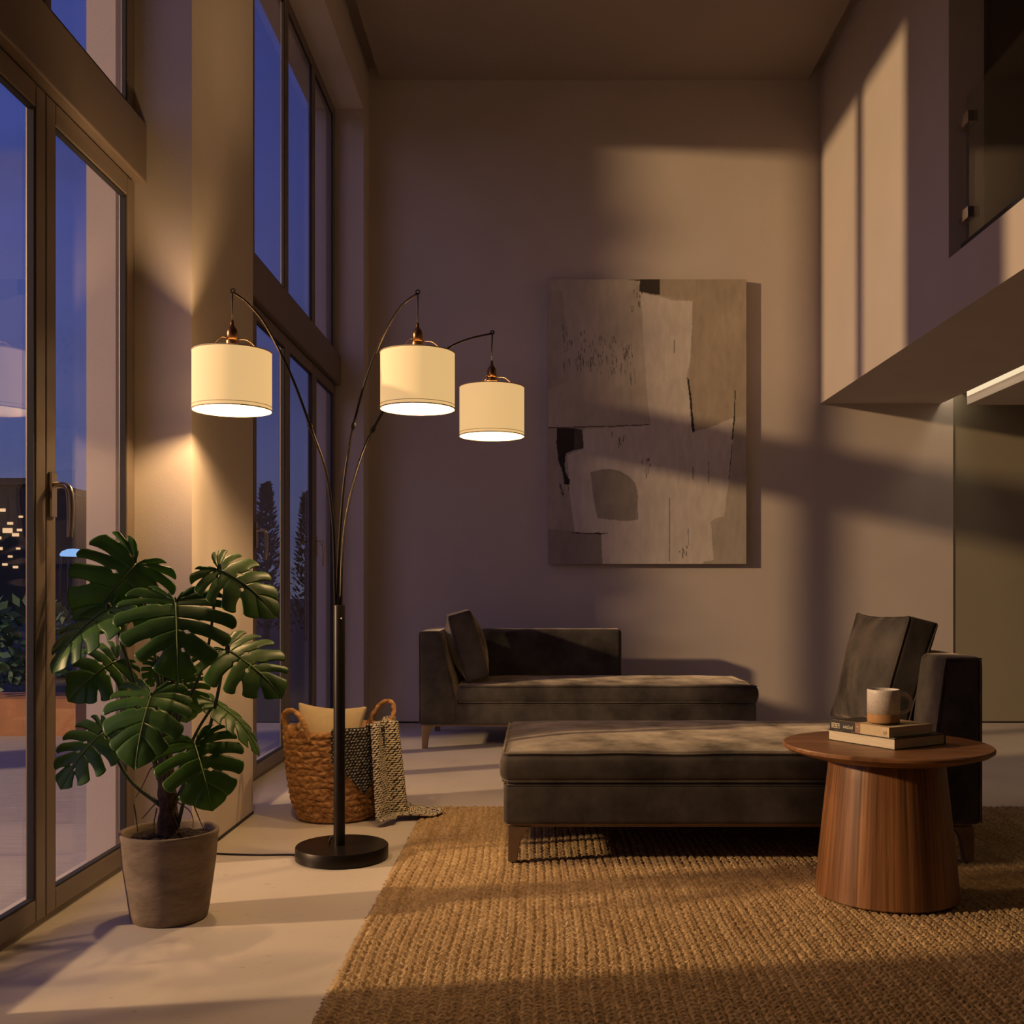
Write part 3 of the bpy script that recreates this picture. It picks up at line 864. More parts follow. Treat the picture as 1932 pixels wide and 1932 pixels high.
def chaise(x0, x1, y0, y1, zf, zb, side, ztop, label, panel=None, seed=0.0):
    root = empty('chaise_longue', ((x0 + x1) / 2, (y0 + y1) / 2, zf), label, 'chaise longue', 'velvet chaise longues')
    zs = 0.302 if side > 0 else 0.288
    aw_t, aw_b = 0.140, 0.200
    if side < 0: aw_b = 0.245
    # base
    bx0, bx1 = (x0 + 0.004, x1 - 0.02) if side > 0 else (x0 + 0.02, x1 - 0.004)
    hx, hy, hz = (bx1 - bx0) / 2, (y1 - y0) / 2, (zs - 0.004 - zb) / 2
    V, Fc = rbox(hx, hy, hz, 0.018, n=14, arc=3)
    V = V + np.array([(bx0 + bx1) / 2, (y0 + y1) / 2, (zs - 0.004 + zb) / 2])
    ob = obj('base', V, Fc, M['velvet'], root)
    lp = rloop(hx - 0.003, hy - 0.003, 0.018, hz - 0.004) + np.array([(bx0 + bx1) / 2, (y0 + y1) / 2, (zs - 0.004 + zb) / 2])
    P, Q = tube(lp, 0.0035, 6, closed=True); obj('piping', P, Q, M['velvet'], ob)
    # arm: a wedge, sloping on the inside
    if side > 0:
        prof = [(x1, zb), (x1, ztop), (x1 - aw_t, ztop), (x1 - aw_b, zs), (x1 - aw_b, zb)]
    else:
        prof = [(x0, zb), (x0, ztop), (x0 + aw_t, ztop), (x0 + aw_b, zs), (x0 + aw_b, zb)]
    Vp, Fp = prism_xz(prof, y0 - 0.004, y1 + 0.002)
    arm = fix(obj('arm', Vp, Fp, M['velvet'], root, smooth=True))
    bevel(arm, 0.022, 4)
    pp = [(p[0] + (0.006 if p[0] < (prof[0][0] + prof[3][0]) / 2 else -0.006), y0 - 0.003, p[1] + (-0.008 if p[1] > 0.5 else 0.01)) for p in prof]
    P, Q = tube(catmull([pp[0], [pp[0][0], pp[0][1], 0.5], pp[1]], 8)[:-1].tolist() + [pp[1], pp[2]] + catmull([pp[2], [(pp[2][0] + pp[3][0]) / 2, pp[2][1], (pp[2][2] + pp[3][2]) / 2], pp[3], pp[4]], 6)[1:].tolist(), 0.0035, 6)
    obj('piping', P, Q, M['velvet'], arm)
    cx0, cx1 = (x0, x1 - aw_b - 0.004) if side > 0 else (x0 + aw_b + 0.004, x1)
    cy1 = y1 if panel is None else y1 - 0.15
    seat_cushion(cx0, cx1, y0 - 0.004, cy1, zs, zs + 0.112, 0.022, root, seed)
    if panel:
        V, Fc = rbox((panel[1] - panel[0]) / 2, 0.072, (panel[2] - zs) / 2, 0.03, n=10, arc=4)
        V[:, 2] += vnoise(V, 3, 0.004, 3.0)
        obj('back_panel', V + np.array([(panel[0] + panel[1]) / 2, y1 - 0.074, (panel[2] + zs) / 2]), Fc, M['velvet'], root)
    # metal rail and legs
    r_ = MB()
    for (a, b, c_, d_) in ((x0 + 0.03, x1 - 0.03, y0 + 0.02, y0 + 0.05), (x0 + 0.03, x1 - 0.03, y1 - 0.05, y1 - 0.02), (x0 + 0.03, x0 + 0.06, y0 + 0.05, y1 - 0.05), (x1 - 0.06, x1 - 0.03, y0 + 0.05, y1 - 0.05)):
        r_.box(a, b, c_, d_, zb - 0.010, zb + 0.001)
    r_.obj('rail', M['bronze_leg'], root, smooth=False)
    for (lx, d) in ((x0 + 0.020, -1), (x1 - 0.024, 1)):
        for (ly, e_) in ((y0 + 0.012, -1), (y1 - 0.04, 1)):
            leg(lx, ly, zf, zb - 0.009, d, e_, root)
    return root
chaise(-0.130, 1.613, 3.846, 4.80, ZR, 0.150, 1, 0.762, 'nearer taupe velvet chaise longue on the jute rug behind the round table', seed=1.0)
chaise(-0.757, 1.390, 6.710, 7.640, 0.0, 0.151, -1, 0.745, 'farther taupe velvet chaise longue against the back wall with a half back', panel=(-0.62, 0.592, 0.732), seed=5.0)

def box_pillow(name, w, h, t, Mx, mat, label, cat, group, bulge=0.5, seed=0.0, pip=True, n=14, ear=0.045):
    """a stuffed cushion with drawn out corners; local x width, y height, z thickness, placed by the matrix Mx"""
    hx, hy, hz = w / 2, h / 2, t / 2
    V, Fc = rbox(hx, hy, hz, min(0.022, hz * 0.7), n=n, arc=3)
    def dfm(V):
        V = V.copy()
        fx, fy = np.clip(np.abs(V[:, 0] / hx), 0, 1), np.clip(np.abs(V[:, 1] / hy), 0, 1)
        V[:, 2] *= 1 + bulge * (1 - fx ** 2.2) * (1 - fy ** 2.2)
        sx = 1 - ear * (1 - fy ** 2) * fx; sy = 1 - ear * (1 - fx ** 2) * fy
        V[:, 0] *= sx; V[:, 1] *= sy
        V[:, 2] += vnoise(V, 6.0, 0.010, seed) + vnoise(V * np.array([3, 1, 1]), 9.0, 0.004, seed + 4)
        return V
    A = np.array(Mx)
    T = lambda V: V @ A[:3, :3].T + A[:3, 3]
    W = T(dfm(V))
    o = obj(name, W, Fc, mat)
    tag(o, label, cat, group)
    if pip:
        for sg in (-1, 1):
            lp = rloop(hx - 0.003, hy - 0.003, min(0.022, hz * 0.7), sg * (hz - 0.007))
            P, Q = tube(T(dfm(lp)), 0.0036, 6, closed=True)
            obj('piping', P, Q, mat, o)
    return o

# big cushion on the nearer chaise: broad face to the left, leaning on the arm
def lean_matrix(c, face, lean, up_tilt=0.0):
    """width along the depth axis, height up, thickness along X; leans by `lean` radians towards +X"""
    ex = Vector((0, 1, 0)); ey = Vector((math.sin(lean), 0, math.cos(lean))); ez = ex.cross(ey)
    Mx = Matrix.Identity(4)
    for i, v in enumerate((ex, ey, ez)):
        for k in range(3): Mx[k][i] = v[k]
    R = Matrix.Rotation(face, 4, 'Z')
    Mx = Matrix.Translation(Vector(c)) @ R @ Matrix.Translation((0, 0, 0)) @ Mx
    return Mx
box_pillow('velvet_cushion', 0.62, 0.475, 0.125, lean_matrix((1.405, 4.355, 0.665), 0.03, 0.25), M['velvet'],
           'large taupe velvet cushion leaning on the arm of the nearer chaise', 'cushion', 'velvet back cushions', 0.85, 2.0, ear=0.075)
box_pillow('velvet_cushion', 0.55, 0.45, 0.15, lean_matrix((-0.470, 7.03, 0.645), 0.10, -0.28), M['velvet'],
           'taupe velvet cushion leaning on the arm of the farther chaise', 'cushion', 'velvet back cushions', 0.7, 8.0, ear=0.075)

# ================================================================== side table, books, mug
TX, TY = 1.137, 3.46
tb = empty('side_table', (TX, TY, ZR), 'round walnut side table with a tapered drum base on the rug', 'side table')
o = obj('table_top', *lathe([(0.18, 0.452), (0.255, 0.463), (0.318, 0.482), (0.3295, 0.490), (0.330, 0.498), (0.326, 0.502), (0.0005, 0.502)], (TX, TY, 0), 96, cap0=True, cap1=False), M['walnut'], tb, auto=35)
prof = [(0.222, 0.0), (0.226, 0.004), (0.224, 0.02)] + [(0.224 - 0.044 * (k / 12) ** 1.1, 0.02 + 0.432 * k / 12 - ZR * (k == 12)) for k in range(1, 13)]
Vb, Fb = [], []
seg = 44 * 6
for (r, z) in prof:
    for k in range(seg):
        a = 2 * PI * k / seg
        q = (k % 6) / 6
        rr = r * (1 - 0.0035 * (abs(q - 0.0) < 0.01))
        Vb.append((TX + rr * math.cos(a), TY + rr * math.sin(a), ZR + z))
for i in range(len(prof) - 1):
    for k in range(seg):
        l = (k + 1) % seg
        Fb.append((i * seg + k, i * seg + l, (i + 1) * seg + l, (i + 1) * seg + k))
Fb.append(tuple(reversed(range(seg)))); Fb.append(tuple(range((len(prof) - 1) * seg, len(prof) * seg)))
obj('table_base', Vb, Fb, M['walnut_staves'], tb, auto=40)

def frame_pts(P0, ex, ey):
    return lambda a, b, z: (P0[0] + ex[0] * a + ey[0] * b, P0[1] + ex[1] * a + ey[1] * b, z)
def quadbox(fp, a0, a1, b0, b1, z0, z1, m=None):
    m = m or MB()
    V = [fp(a0, b0, z0), fp(a1, b0, z0), fp(a1, b1, z0), fp(a0, b1, z0), fp(a0, b0, z1), fp(a1, b0, z1), fp(a1, b1, z1), fp(a0, b1, z1)]
    return m.add(V, [(0, 3, 2, 1), (4, 5, 6, 7), (0, 1, 5, 4), (1, 2, 6, 5), (2, 3, 7, 6), (3, 0, 4, 7)])
def axes(deg):
    a = math.radians(deg)
    return (math.cos(a), math.sin(a)), (-math.sin(a), math.cos(a))     # right edge, left edge directions
ZT = 0.5025
# lower book: near corner at the front, spine on the far right edge
ex, ey = axes(31.5)
fp = frame_pts((1.114, 3.312), ex, ey)
W, D = 0.245, 0.275
bk = empty('book', fp(W / 2, D / 2, ZT), 'thick pale-paged book lying flat on the table under the other book', 'book', 'books on the side table')
quadbox(fp, 0.002, W - 0.004, 0.002, D - 0.003, ZT + 0.0025, ZT + 0.0325).obj('pages', M['pages'], bk, smooth=False)
cv = quadbox(fp, 0, W, 0, D, ZT, ZT + 0.0025)
quadbox(fp, 0, W, 0, D, ZT + 0.0325, ZT + 0.0355, cv)
quadbox(fp, W - 0.004, W, 0, D, ZT, ZT + 0.0355, cv)
cv.obj('cover', M['dark_cover'], bk, smooth=False)
# pale scuffed lettering along the cover edge
for (b0, b1, h_) in ((0.235, 0.250, 1), (0.215, 0.228, 1), (0.165, 0.178, 1), (0.06, 0.13, 1), (0.035, 0.05, 1), (0.005, 0.024, 1)):
    quadbox(fp, 0.003, 0.012, b0, b1, ZT + 0.0355, ZT + 0.0358).obj('cover_print', M['letter'], bk, smooth=False)
# upper book: spine on the front left edge
ZU = ZT + 0.0362
ex, ey = axes(30.5)
fp = frame_pts((1.104, 3.330), ex, ey)
W, D = 0.205, 0.250
TH = 0.0315
bu = empty('book', fp(W / 2, D / 2, ZU), 'upper book with dark lettered spine and beige end, under the mug', 'book', 'books on the side table')
quadbox(fp, 0.004, W - 0.002, 0.002, D - 0.002, ZU + 0.0025, ZU + TH - 0.0025).obj('pages', M['pages'], bu, smooth=False)
cv = quadbox(fp, 0, W, 0, D, ZU, ZU + 0.0025)
quadbox(fp, 0, W, 0, D, ZU + TH - 0.0025, ZU + TH, cv)
cv.obj('cover', M['beige_cover'], bu, smooth=False)
spn = empty
s1 = quadbox(fp, -0.0015, 0.004, 0.140, D, ZU, ZU + TH + 0.0003).obj('spine', M['dark_cover'], bu, smooth=False)
tag(s1, 'dark lettered half of the spine')
s2 = quadbox(fp, -0.0015, 0.004, 0.118, 0.140, ZU, ZU + TH + 0.0003).obj('spine_band', M['rust_cover'], bu, smooth=False)
tag(s2, 'reddish band on the spine')
s3 = quadbox(fp, -0.0015, 0.004, 0, 0.118, ZU, ZU + TH + 0.0003).obj('spine_end', M['beige_cover'], bu, smooth=False)
for q in ((0.012, 0.150, 0.145, D - 0.002), (0.03, 0.11, 0.03, 0.10)):
    quadbox(fp, *q, ZU + TH, ZU + TH + 0.0004).obj('cover_print', M['dark_cover'], bu, smooth=False)

def text_part(name, body, size, fp, b, z, off, mat, parent, sx=1.0):
    """lettering on the spine, reading from the far left end to the near corner"""
    cu = bpy.data.curves.new(name, 'FONT'); cu.body = body; cu.size = size; cu.extrude = 0.0002; cu.resolution_u = 2
    to = bpy.data.objects.new(name, cu); COL.objects.link(to)
    dg = bpy.context.evaluated_depsgraph_get(); dg.update()
    me = bpy.data.meshes.new_from_object(to.evaluated_get(dg))
    V = np.array([v.co[:] for v in me.vertices]); Fc = [tuple(p.vertices) for p in me.polygons]
    bpy.data.objects.remove(to); bpy.data.curves.remove(cu); bpy.data.meshes.remove(me)
    W_ = [fp(off - v[2], b - v[0] * sx, z + v[1]) for v in V]
    return obj(name, W_, Fc, mat, parent, smooth=False)
text_part('spine_lettering', 'IIIEBEFI', 0.0250, fp, D - 0.007, ZU + 0.0062, -0.0017, M['letter'], s1, 0.50)
text_part('spine_lettering', 'sukeDrad', 0.0165, fp, 0.192, ZU + 0.0095, -0.0017, M['letter'], s1, 0.66)
def ring(fp, b, z, r, parent, mat, off=-0.0019):
    P = [fp(off, b + r * math.cos(t), z + r * math.sin(t)) for t in np.linspace(0, 2 * PI, 16, endpoint=False)]
    m = MB(); m.add(*tube(P, 0.0006, 4, closed=True)); m.add(*tube([fp(off, b - r * .4, z), fp(off, b + r * .4, z + r * .3)], 0.0008, 4))
    m.obj('emblem', mat, parent)
ring(fp, 0.129, ZU + 0.016, 0.0062, s2, M['letter'])
ring(fp, 0.016, ZU + 0.014, 0.0055, s3, M['dark_cover'])

# mug
ZM = ZU + TH + 0.0007
MX, MY = 1.140, 3.455
MX = (1667 - CX) / (F / MY)
mg = empty('mug', (MX, MY, ZM), 'speckled stoneware mug with bare clay foot standing on the books', 'mug')
R = 0.0515
obj('foot', *lathe([(R - 0.004, 0.0), (R - 0.001, 0.003), (R, 0.008), (R, 0.031), (R - 0.003, 0.0312)], (MX, MY, ZM), 64, cap1=True), M['mug_clay'], mg, auto=50)
tag(mg.children[0], 'unglazed orange clay foot')
obj('body', *lathe([(R - 0.004, 0.0312), (R + 0.0004, 0.0315), (R + 0.0006, 0.10), (R - 0.0005, 0.1085), (R - 0.0025, 0.1095), (R - 0.0045, 0.108), (R - 0.0048, 0.04), (R - 0.012, 0.035), (0.0005, 0.034)], (MX, MY, ZM), 64, cap1=False), M['glaze'], mg)
hp = catmull([(MX + R - 0.003, MY - 0.004, ZM + 0.090), (MX + R + 0.014, MY - 0.006, ZM + 0.0935), (MX + R + 0.031, MY - 0.008, ZM + 0.081), (MX + R + 0.036, MY - 0.009, ZM + 0.064), (MX + R + 0.030, MY - 0.008, ZM + 0.046), (MX + R + 0.014, MY - 0.006, ZM + 0.034), (MX + R - 0.003, MY - 0.004, ZM + 0.033)], 8)
P, Q = tube(hp, [0.0075, 0.0065, 0.006, 0.006, 0.006, 0.0065, 0.007], 12)
obj('handle', P, Q, M['glaze'], mg)

# ================================================================== painting
def pip(poly, X, Y):
    poly = np.array(poly, dtype=float); ins = np.zeros(X.shape, dtype=bool)
    n = len(poly)
    for i in range(n):
        x1, y1 = poly[i]; x2, y2 = poly[(i + 1) % n]
        c = ((y1 > Y) != (y2 > Y))
        with np.errstate(divide='ignore', invalid='ignore'):
            ins ^= c & (X < (x2 - x1) * (Y - y1) / (y2 - y1 + 1e-12) + x1)
    return ins
def fbm(X, Y, sc, seed):
    rg = np.random.default_rng(seed); out = np.zeros_like(X); am = 0.5
    for o_ in range(4):
        for k in range(3):
            a = rg.random() * 2 * PI; f = sc * 2 ** o_ * (0.7 + 0.6 * rg.random())
            out += am / 3 * np.sin((X * math.cos(a) + Y * math.sin(a)) * f + rg.random() * 6.28 + 1.5 * np.sin(X * f * 0.6 + Y * f * 0.3))
        am *= 0.6
    return out
def painting():
    x0, x1, z0, z1 = 0.0757, 1.566, 1.203, 3.343
    yf, yb = 7.968, YB - 0.012
    nx, nz = 330, 474
    U, Wv = np.meshgrid(np.linspace(112, 1316, nx), np.linspace(1815, 83, nz))     # zoom coordinates of the photo
    wx = U + 4 * fbm(U, Wv, 0.05, 1); wz = Wv + 4 * fbm(U, Wv, 0.05, 2)
    C = np.zeros((nz, nx, 3)); C[:] = (0.400, 0.355, 0.300)
    def fill(poly, c, v=0.0, sd=3):
        m = pip(poly, wx, wz)
        t = 1 + v * fbm(U, Wv, 0.012, sd)[m][:, None]
        C[m] = np.array(c) * t
        return m
    C *= (1 + 0.10 * fbm(U, Wv, 0.010, 11))[..., None]
    fill([(105, 75), (668, 75), (682, 260), (690, 450), (705, 650), (722, 980), (105, 985)], (0.445, 0.400, 0.345), 0.14, 4)
    fill([(105, 150), (200, 150), (240, 700), (105, 760)], (0.375, 0.335, 0.29), 0.14, 5)
    fill([(792, 75), (1325, 75), (1325, 905), (1240, 930), (1010, 1010), (965, 690), (985, 420), (990, 215), (792, 180)], (0.375, 0.315, 0.245), 0.12, 6)
    fill([(105, 985), (330, 985), (330, 1110), (240, 1150), (262, 1480), (275, 1620), (105, 1620)], (0.36, 0.32, 0.275), 0.12, 7)
    fill([(105, 1600), (435, 1635), (445, 1825), (105, 1825)], (0.275, 0.245, 0.215), 0.12, 8)
    fill([(325, 995), (735, 972), (735, 1825), (445, 1825), (435, 1635), (275, 1618), (255, 1480), (240, 1350), (232, 1150), (330, 1112)], (0.545, 0.50, 0.455), 0.07, 9)
    fill([(668, 165), (800, 190), (870, 212), (990, 215), (988, 330), (985, 420), (975, 560), (952, 680), (975, 800), (988, 1015), (1010, 1010), (1100, 985), (1180, 945), (1240, 925), (1240, 1000), (1225, 1150), (1210, 1320), (1190, 1450), (1182, 1525), (1130, 1535), (1100, 1560), (1110, 1680), (1118, 1790), (1060, 1802), (1040, 1825), (735, 1825), (735, 960), (720, 860), (705, 650), (690, 450), (682, 260)], (0.575, 0.525, 0.475), 0.07, 10)
    fill([(370, 1255), (430, 1240), (490, 1235), (550, 1250), (600, 1280), (640, 1320), (655, 1380), (660, 1545), (590, 1555), (412, 1538), (385, 1400)], (0.285, 0.255, 0.225), 0.12, 12)
    fill([(668, 80), (793, 80), (792, 181), (668, 158)], (0.040, 0.030, 0.022), 0.3, 13)
    fill([(165, 988), (270, 988), (275, 1118), (218, 1142), (215, 1250), (240, 1300), (240, 1335), (212, 1330), (200, 1260), (175, 1180), (163, 1080)], (0.022, 0.018, 0.016), 0.3, 14)
    fill([(270, 988), (318, 998), (329, 1113), (272, 1122)], (0.065, 0.054, 0.047), 0.3, 15)
    fill([(958, 680), (970, 692), (1004, 1008), (988, 1018)], (0.02, 0.017, 0.015))
    fill([(1244, 760), (1251, 760), (1248, 920), (1234, 1060), (1226, 1060), (1240, 900)], (0.05, 0.043, 0.037))
    fill([(1232, 1040), (1226, 1160), (1212, 1300), (1208, 1300), (1222, 1150)], (0.10, 0.085, 0.073))
    fill([(205, 1628), (300, 1624), (485, 1628), (430, 1638), (350, 1632)], (0.03, 0.025, 0.022))
    fill([(105, 983), (420, 976), (725, 966), (725, 972), (420, 982), (105, 990)], (0.10, 0.085, 0.075))
    fill([(580, 84), (668, 86), (668, 92)], (0.06, 0.05, 0.04))
    for (a, b, c_) in ((850, 1410, 1800), (878, 450, 530), (992, 1220, 1300), (1088, 1190, 1320), (965, 1600, 1700)):
        m = (np.abs(wx - a) < 3.0) & (Wv > b) & (Wv < c_); C[m] *= 0.45
    rg = np.random.default_rng(5)
    for i in range(110):      # dry brush strokes
        a = 200 + 440 * rg.random(); b = 360 + 330 * (0.70 * rg.random() + 0.30 * (a - 200) / 440); l = 14 + 46 * rg.random()
        m = (np.abs(wx - a - 0.1 * (Wv - b)) < 1.6 + 2.2 * rg.random()) & (Wv > b) & (Wv < b + l); C[m] *= 0.40 + 0.3 * rg.random()
    for i in range(46):       # drips beside the dark patch and other small marks
        a, b = [(185 + 60 * rg.random(), 1290 + 90 * rg.random()), (500 + 80 * rg.random(), 1000 + 80 * rg.random()), (640 + 100 * rg.random(), 1170 + 90 * rg.random()), (620 + 60 * rg.random(), 110 + 140 * rg.random()), (890 + 70 * rg.random(), 1690 + 70 * rg.random())][i % 5]
        m = (np.abs(wx - a) < 2.6) & (Wv > b) & (Wv < b + 12 + 26 * rg.random()); C[m] *= 0.35
    C = np.clip(C * 1.12, 0.008, 0.9)
    Xw, Zw = np.meshgrid(np.linspace(x0, x1, nx), np.linspace(z0, z1, nz))
    V = np.stack([Xw, np.full_like(Xw, yf), Zw], -1).reshape(-1, 3)
    I = np.arange(nx * nz).reshape(nz, nx)
    Q = np.stack([I[:-1, :-1], I[:-1, 1:], I[1:, 1:], I[1:, :-1]], -1).reshape(-1, 4).tolist()
    n0 = len(V)
    ex_ = [(x0, yf, z0), (x1, yf, z0), (x1, yf, z1), (x0, yf, z1), (x0, yb, z0), (x1, yb, z0), (x1, yb, z1), (x0, yb, z1)]
    V = np.vstack([V, ex_])
    for q in ((0, 4, 5, 1), (1, 5, 6, 2), (2, 6, 7, 3), (3, 7, 4, 0), (4, 7, 6, 5)): Q.append([n0 + k for k in q])
    o = obj('painting', V, Q, M['paint'], smooth=False)
    at = o.data.attributes.new('paint', 'FLOAT_COLOR', 'POINT')
    col = np.ones((len(V), 4), dtype=np.float32); col[:n0, :3] = C.reshape(-1, 3); col[n0:, :3] = (0.42, 0.38, 0.33)
    at.data.foreach_set('color', col.ravel())
    tag(o, 'large unframed abstract canvas in greys and off-whites on the back wall', 'painting')
painting()

# ================================================================== floor lamp
LX, LY = -0.740, 3.97
lamp = empty('floor_lamp', (LX, LY, 0), 'dark three-armed arc floor lamp with lit cream drum shades', 'floor lamp')
obj('base', *lathe([(0.166, 0.0), (0.172, 0.004), (0.172, 0.046), (0.169, 0.050), (0.0005, 0.050)], (LX + 0.006, LY, 0), 96, cap1=False), M['dark_metal'], lamp, auto=40)
pole = obj('pole', *lathe([(0.0215, 0.049), (0.0215, 0.944), (0.0195, 0.948), (0.001, 0.948)], (LX - 0.004, LY, 0), 40, cap1=False), M['dark_metal'], lamp, auto=40)
sc_ = px(644, 1167, LY - 0.022)
obj('screw', *lathe([(0.003, -0.003), (0.003, 0.003)], (sc_.x, LY - 0.021, sc_.z), 10), M['steel'], pole)
def arm(pts, d0, d1):
    n = len(pts)
    W_ = []
    for i, (a, b) in enumerate(pts):
        k = i / (n - 1)
        W_.append(px(a, b, d0 + (d1 - d0) * k ** 1.2))
    return W_
def lamp_head(arm_pts, kn, tipY, shade_px, rs):
    pts = arm(arm_pts, LY, tipY)
    P = catmull([tuple(p) for p in pts], 8)
    a = MB(); a.add(*tube(P, [0.0058, 0.0055, 0.005, 0.0045, 0.004], 10))
    ao = a.obj('arm', M['dark_metal'], lamp)
    k = P[int(len(P) * kn)]; k2 = P[int(len(P) * kn) + 3]
    d = (k2 - k) / np.linalg.norm(k2 - k)
    obj('knuckle', *tube([k - d * 0.014, k - d * 0.008, k, k + d * 0.008, k + d * 0.014], [0.006, 0.0085, 0.0095, 0.0085, 0.006], 12), M['dark_metal'], ao)
    t = P[-1]
    th = [(t[0] + 0.007 * math.cos(q), t[1], t[2] + 0.004 + 0.007 * math.sin(q)) for q in np.linspace(0, 2 * PI, 14, endpoint=False)]
    obj('arm_tip', *tube(th, 0.0028, 8, closed=True), M['dark_metal'], ao)
    s = F / tipY
    cxw = (shade_px[0] - CX) / s
    zt = CAMH - (shade_px[1] - CY) / s          # top edge of the shade
    zb = zt - 0.213
    # cord, socket
    obj('cord', *tube([(t[0], tipY, t[2]), (cxw, tipY, (t[2] + zt) / 2 + 0.06), (cxw, tipY, zt + 0.10)], 0.0030, 8), M['cord'], ao)
    so = obj('socket', *lathe([(0.003, 0.108), (0.0055, 0.105), (0.0065, 0.094), (0.0070, 0.088), (0.0125, 0.082), (0.0185, 0.072), (0.0200, 0.063), (0.0200, 0.040), (0.0175, 0.037), (0.0235, 0.033), (0.0235, 0.022), (0.019, 0.018), (0.019, -0.02)], (cxw, tipY, zt), 28), M['brass'], ao, auto=40)
    w = MB()
    for q in range(3):
        an = q * 2 * PI / 3 + 0.05
        w.add(*tube(catmull([(cxw + r_ * math.cos(an), tipY + r_ * math.sin(an), zt + z_) for (r_, z_) in ((0.020, 0.040), (0.052, 0.038), (0.080, 0.016), (0.103, -0.008), (rs - 0.002, -0.012))], 5), 0.0018, 6))
    w.obj('spider', M['wire'], so)
    # shade: fabric drum, rims, diffuser
    sh = obj('lamp_shade', *lathe([(rs - 0.0035, -0.006), (rs - 0.0005, -0.004), (rs, -0.007), (rs, -0.207), (rs - 0.0005, -0.210), (rs - 0.0035, -0.208), (rs - 0.0035, -0.006)], (cxw, tipY, zt), 96, cap0=False, cap1=False), M['shade'], ao)
    obj('uplight_ring', *lathe([(0.105, -0.009), (rs - 0.004, -0.008)], (cxw, tipY, zt), 64, cap0=False, cap1=False), M['shade_rim'], ao)  # ring added inside the shade top to narrow the upward light
    for z_, rr in ((-0.006, 0.0022), (-0.209, 0.0024), (-0.196, 0.0010)):
        rm = MB(); rm.add(*tube([(cxw + (rs + 0.0004) * math.cos(q), tipY + (rs + 0.0004) * math.sin(q), zt + z_) for q in np.linspace(0, 2 * PI, 72, endpoint=False)], rr, 6, closed=True))
        rm.obj('shade_rim', M['shade_rim'], ao)
    obj('diffuser', *lathe([(0.0005, -0.203), (rs - 0.006, -0.203)], (cxw, tipY, zt), 64, cap0=False, cap1=False), M['diffuser'], ao)
    obj('bulb', *lathe([(0.012, -0.022), (0.014, -0.03), (0.024, -0.052), (0.0295, -0.07), (0.026, -0.088), (0.013, -0.099), (0.0005, -0.1005)], (cxw, tipY, zt), 24, cap1=False), BULB, ao)
    ld = bpy.data.lights.new('bulb_light', 'POINT')
    ld.energy = 38.0; ld.color = (1.0, 0.60, 0.27); ld.shadow_soft_size = 0.03
    lo = bpy.data.objects.new('bulb_light', ld); lo.location = Vector((cxw, tipY, zt - 0.145)) - wloc(lamp); lo.parent = lamp
    COL.objects.link(lo)
BULB = emit('warm bulb', (1.0, 0.7, 0.4), 3.0)
lamp_head([(633, 1150), (631, 1060), (628, 985), (615, 890), (585, 803), (550, 710), (503, 617), (468, 573), (439, 551)], 0.50, 3.72, (438, 662), 0.1357)
lamp_head([(638, 1150), (639, 1060), (643, 985), (651, 895), (667, 803), (690, 718), (720, 640), (754, 581), (788, 553)], 0.50, 3.885, (788, 664), 0.1357)
lamp_head([(643, 1150), (645, 1060), (651, 985), (671, 895), (704, 810), (760, 725), (835, 664), (880, 641), (929, 629)], 0.50, 4.45, (928, 729), 0.1357)
cd = catmull([(LX - 0.160, LY + 0.03, 0.004), (LX - 0.21, LY + 0.035, 0.004), (LX - 0.30, LY + 0.03, 0.004), (-1.15, LY + 0.04, 0.004), (-1.262, LY + 0.06, 0.004)], 10)
lpq = [(LX - 0.030 + 0.013 * math.cos(t), LY + 0.004, 0.050 + 0.030 * math.sin(t)) for t in np.linspace(0, PI, 12)]
obj('cord_loop', *tube(lpq, 0.0034, 8), M['cord'], lamp)
cdm = MB(); cdm.add(*tube(cd, 0.0036, 8)); cdm.obj('power_cord', M['cord'], lamp)

# ================================================================== monstera in its pot
PX_, PY_ = -1.13, 3.25
plant = empty('potted_monstera', (PX_, PY_, 0), 'monstera plant with split leaves in a weathered clay pot by the window', 'potted plant')
prof = [(0.108, 0.0), (0.113, 0.004), (0.118, 0.03), (0.127, 0.10), (0.136, 0.17), (0.143, 0.245), (0.1465, 0.262), (0.1455, 0.268), (0.138, 0.269), (0.132, 0.262), (0.128, 0.22), (0.122, 0.19)]
Vp, Fp = lathe(prof, (PX_, PY_, 0), 72, cap0=True, cap1=True)
cc = np.array([PX_, PY_, 0])
dd = Vp - cc
Vp = cc + dd * (1 + vnoise(dd, 9, 0.018, 2.2)[:, None] * np.array([1, 1, 0.12]))
Vp[:, 2] = np.maximum(Vp[:, 2], 0.0)
obj('pot', Vp, Fp, M['pot'], plant)
Vs, Fs = [], []
for i in range(14):
    for k in range(48):
        r = 0.128 * i / 13; a = 2 * PI * k / 48
        Vs.append((PX_ + r * math.cos(a), PY_ + r * math.sin(a), 0.236 + 0.012 * RNG.random() + 0.012 * (1 - (i / 13) ** 2)))
for i in range(13):
    for k in range(48):
        l = (k + 1) % 48
        Fs.append((i * 48 + k, i * 48 + l, (i + 1) * 48 + l, (i + 1) * 48 + k))
obj('soil', Vs, [f[::-1] for f in Fs], M['soil'], plant, smooth=False)
stem_pts = [px(319, 1583, PY_), px(316, 1500, PY_), px(311, 1430, PY_ + 0.01), px(318, 1350, PY_ + 0.02), px(326, 1270, PY_ + 0.03)]
stm = MB(); stm.add(*tube(catmull([tuple(p) for p in stem_pts], 8), [0.032, 0.027, 0.022, 0.018, 0.012], 14, lump=lambda i, a: 0.10 * math.sin(i * 1.3 + a * 2) + 0.06 * math.sin(i * 0.7 - a * 3)))
stm.obj('main_stem', M['bark'], plant)

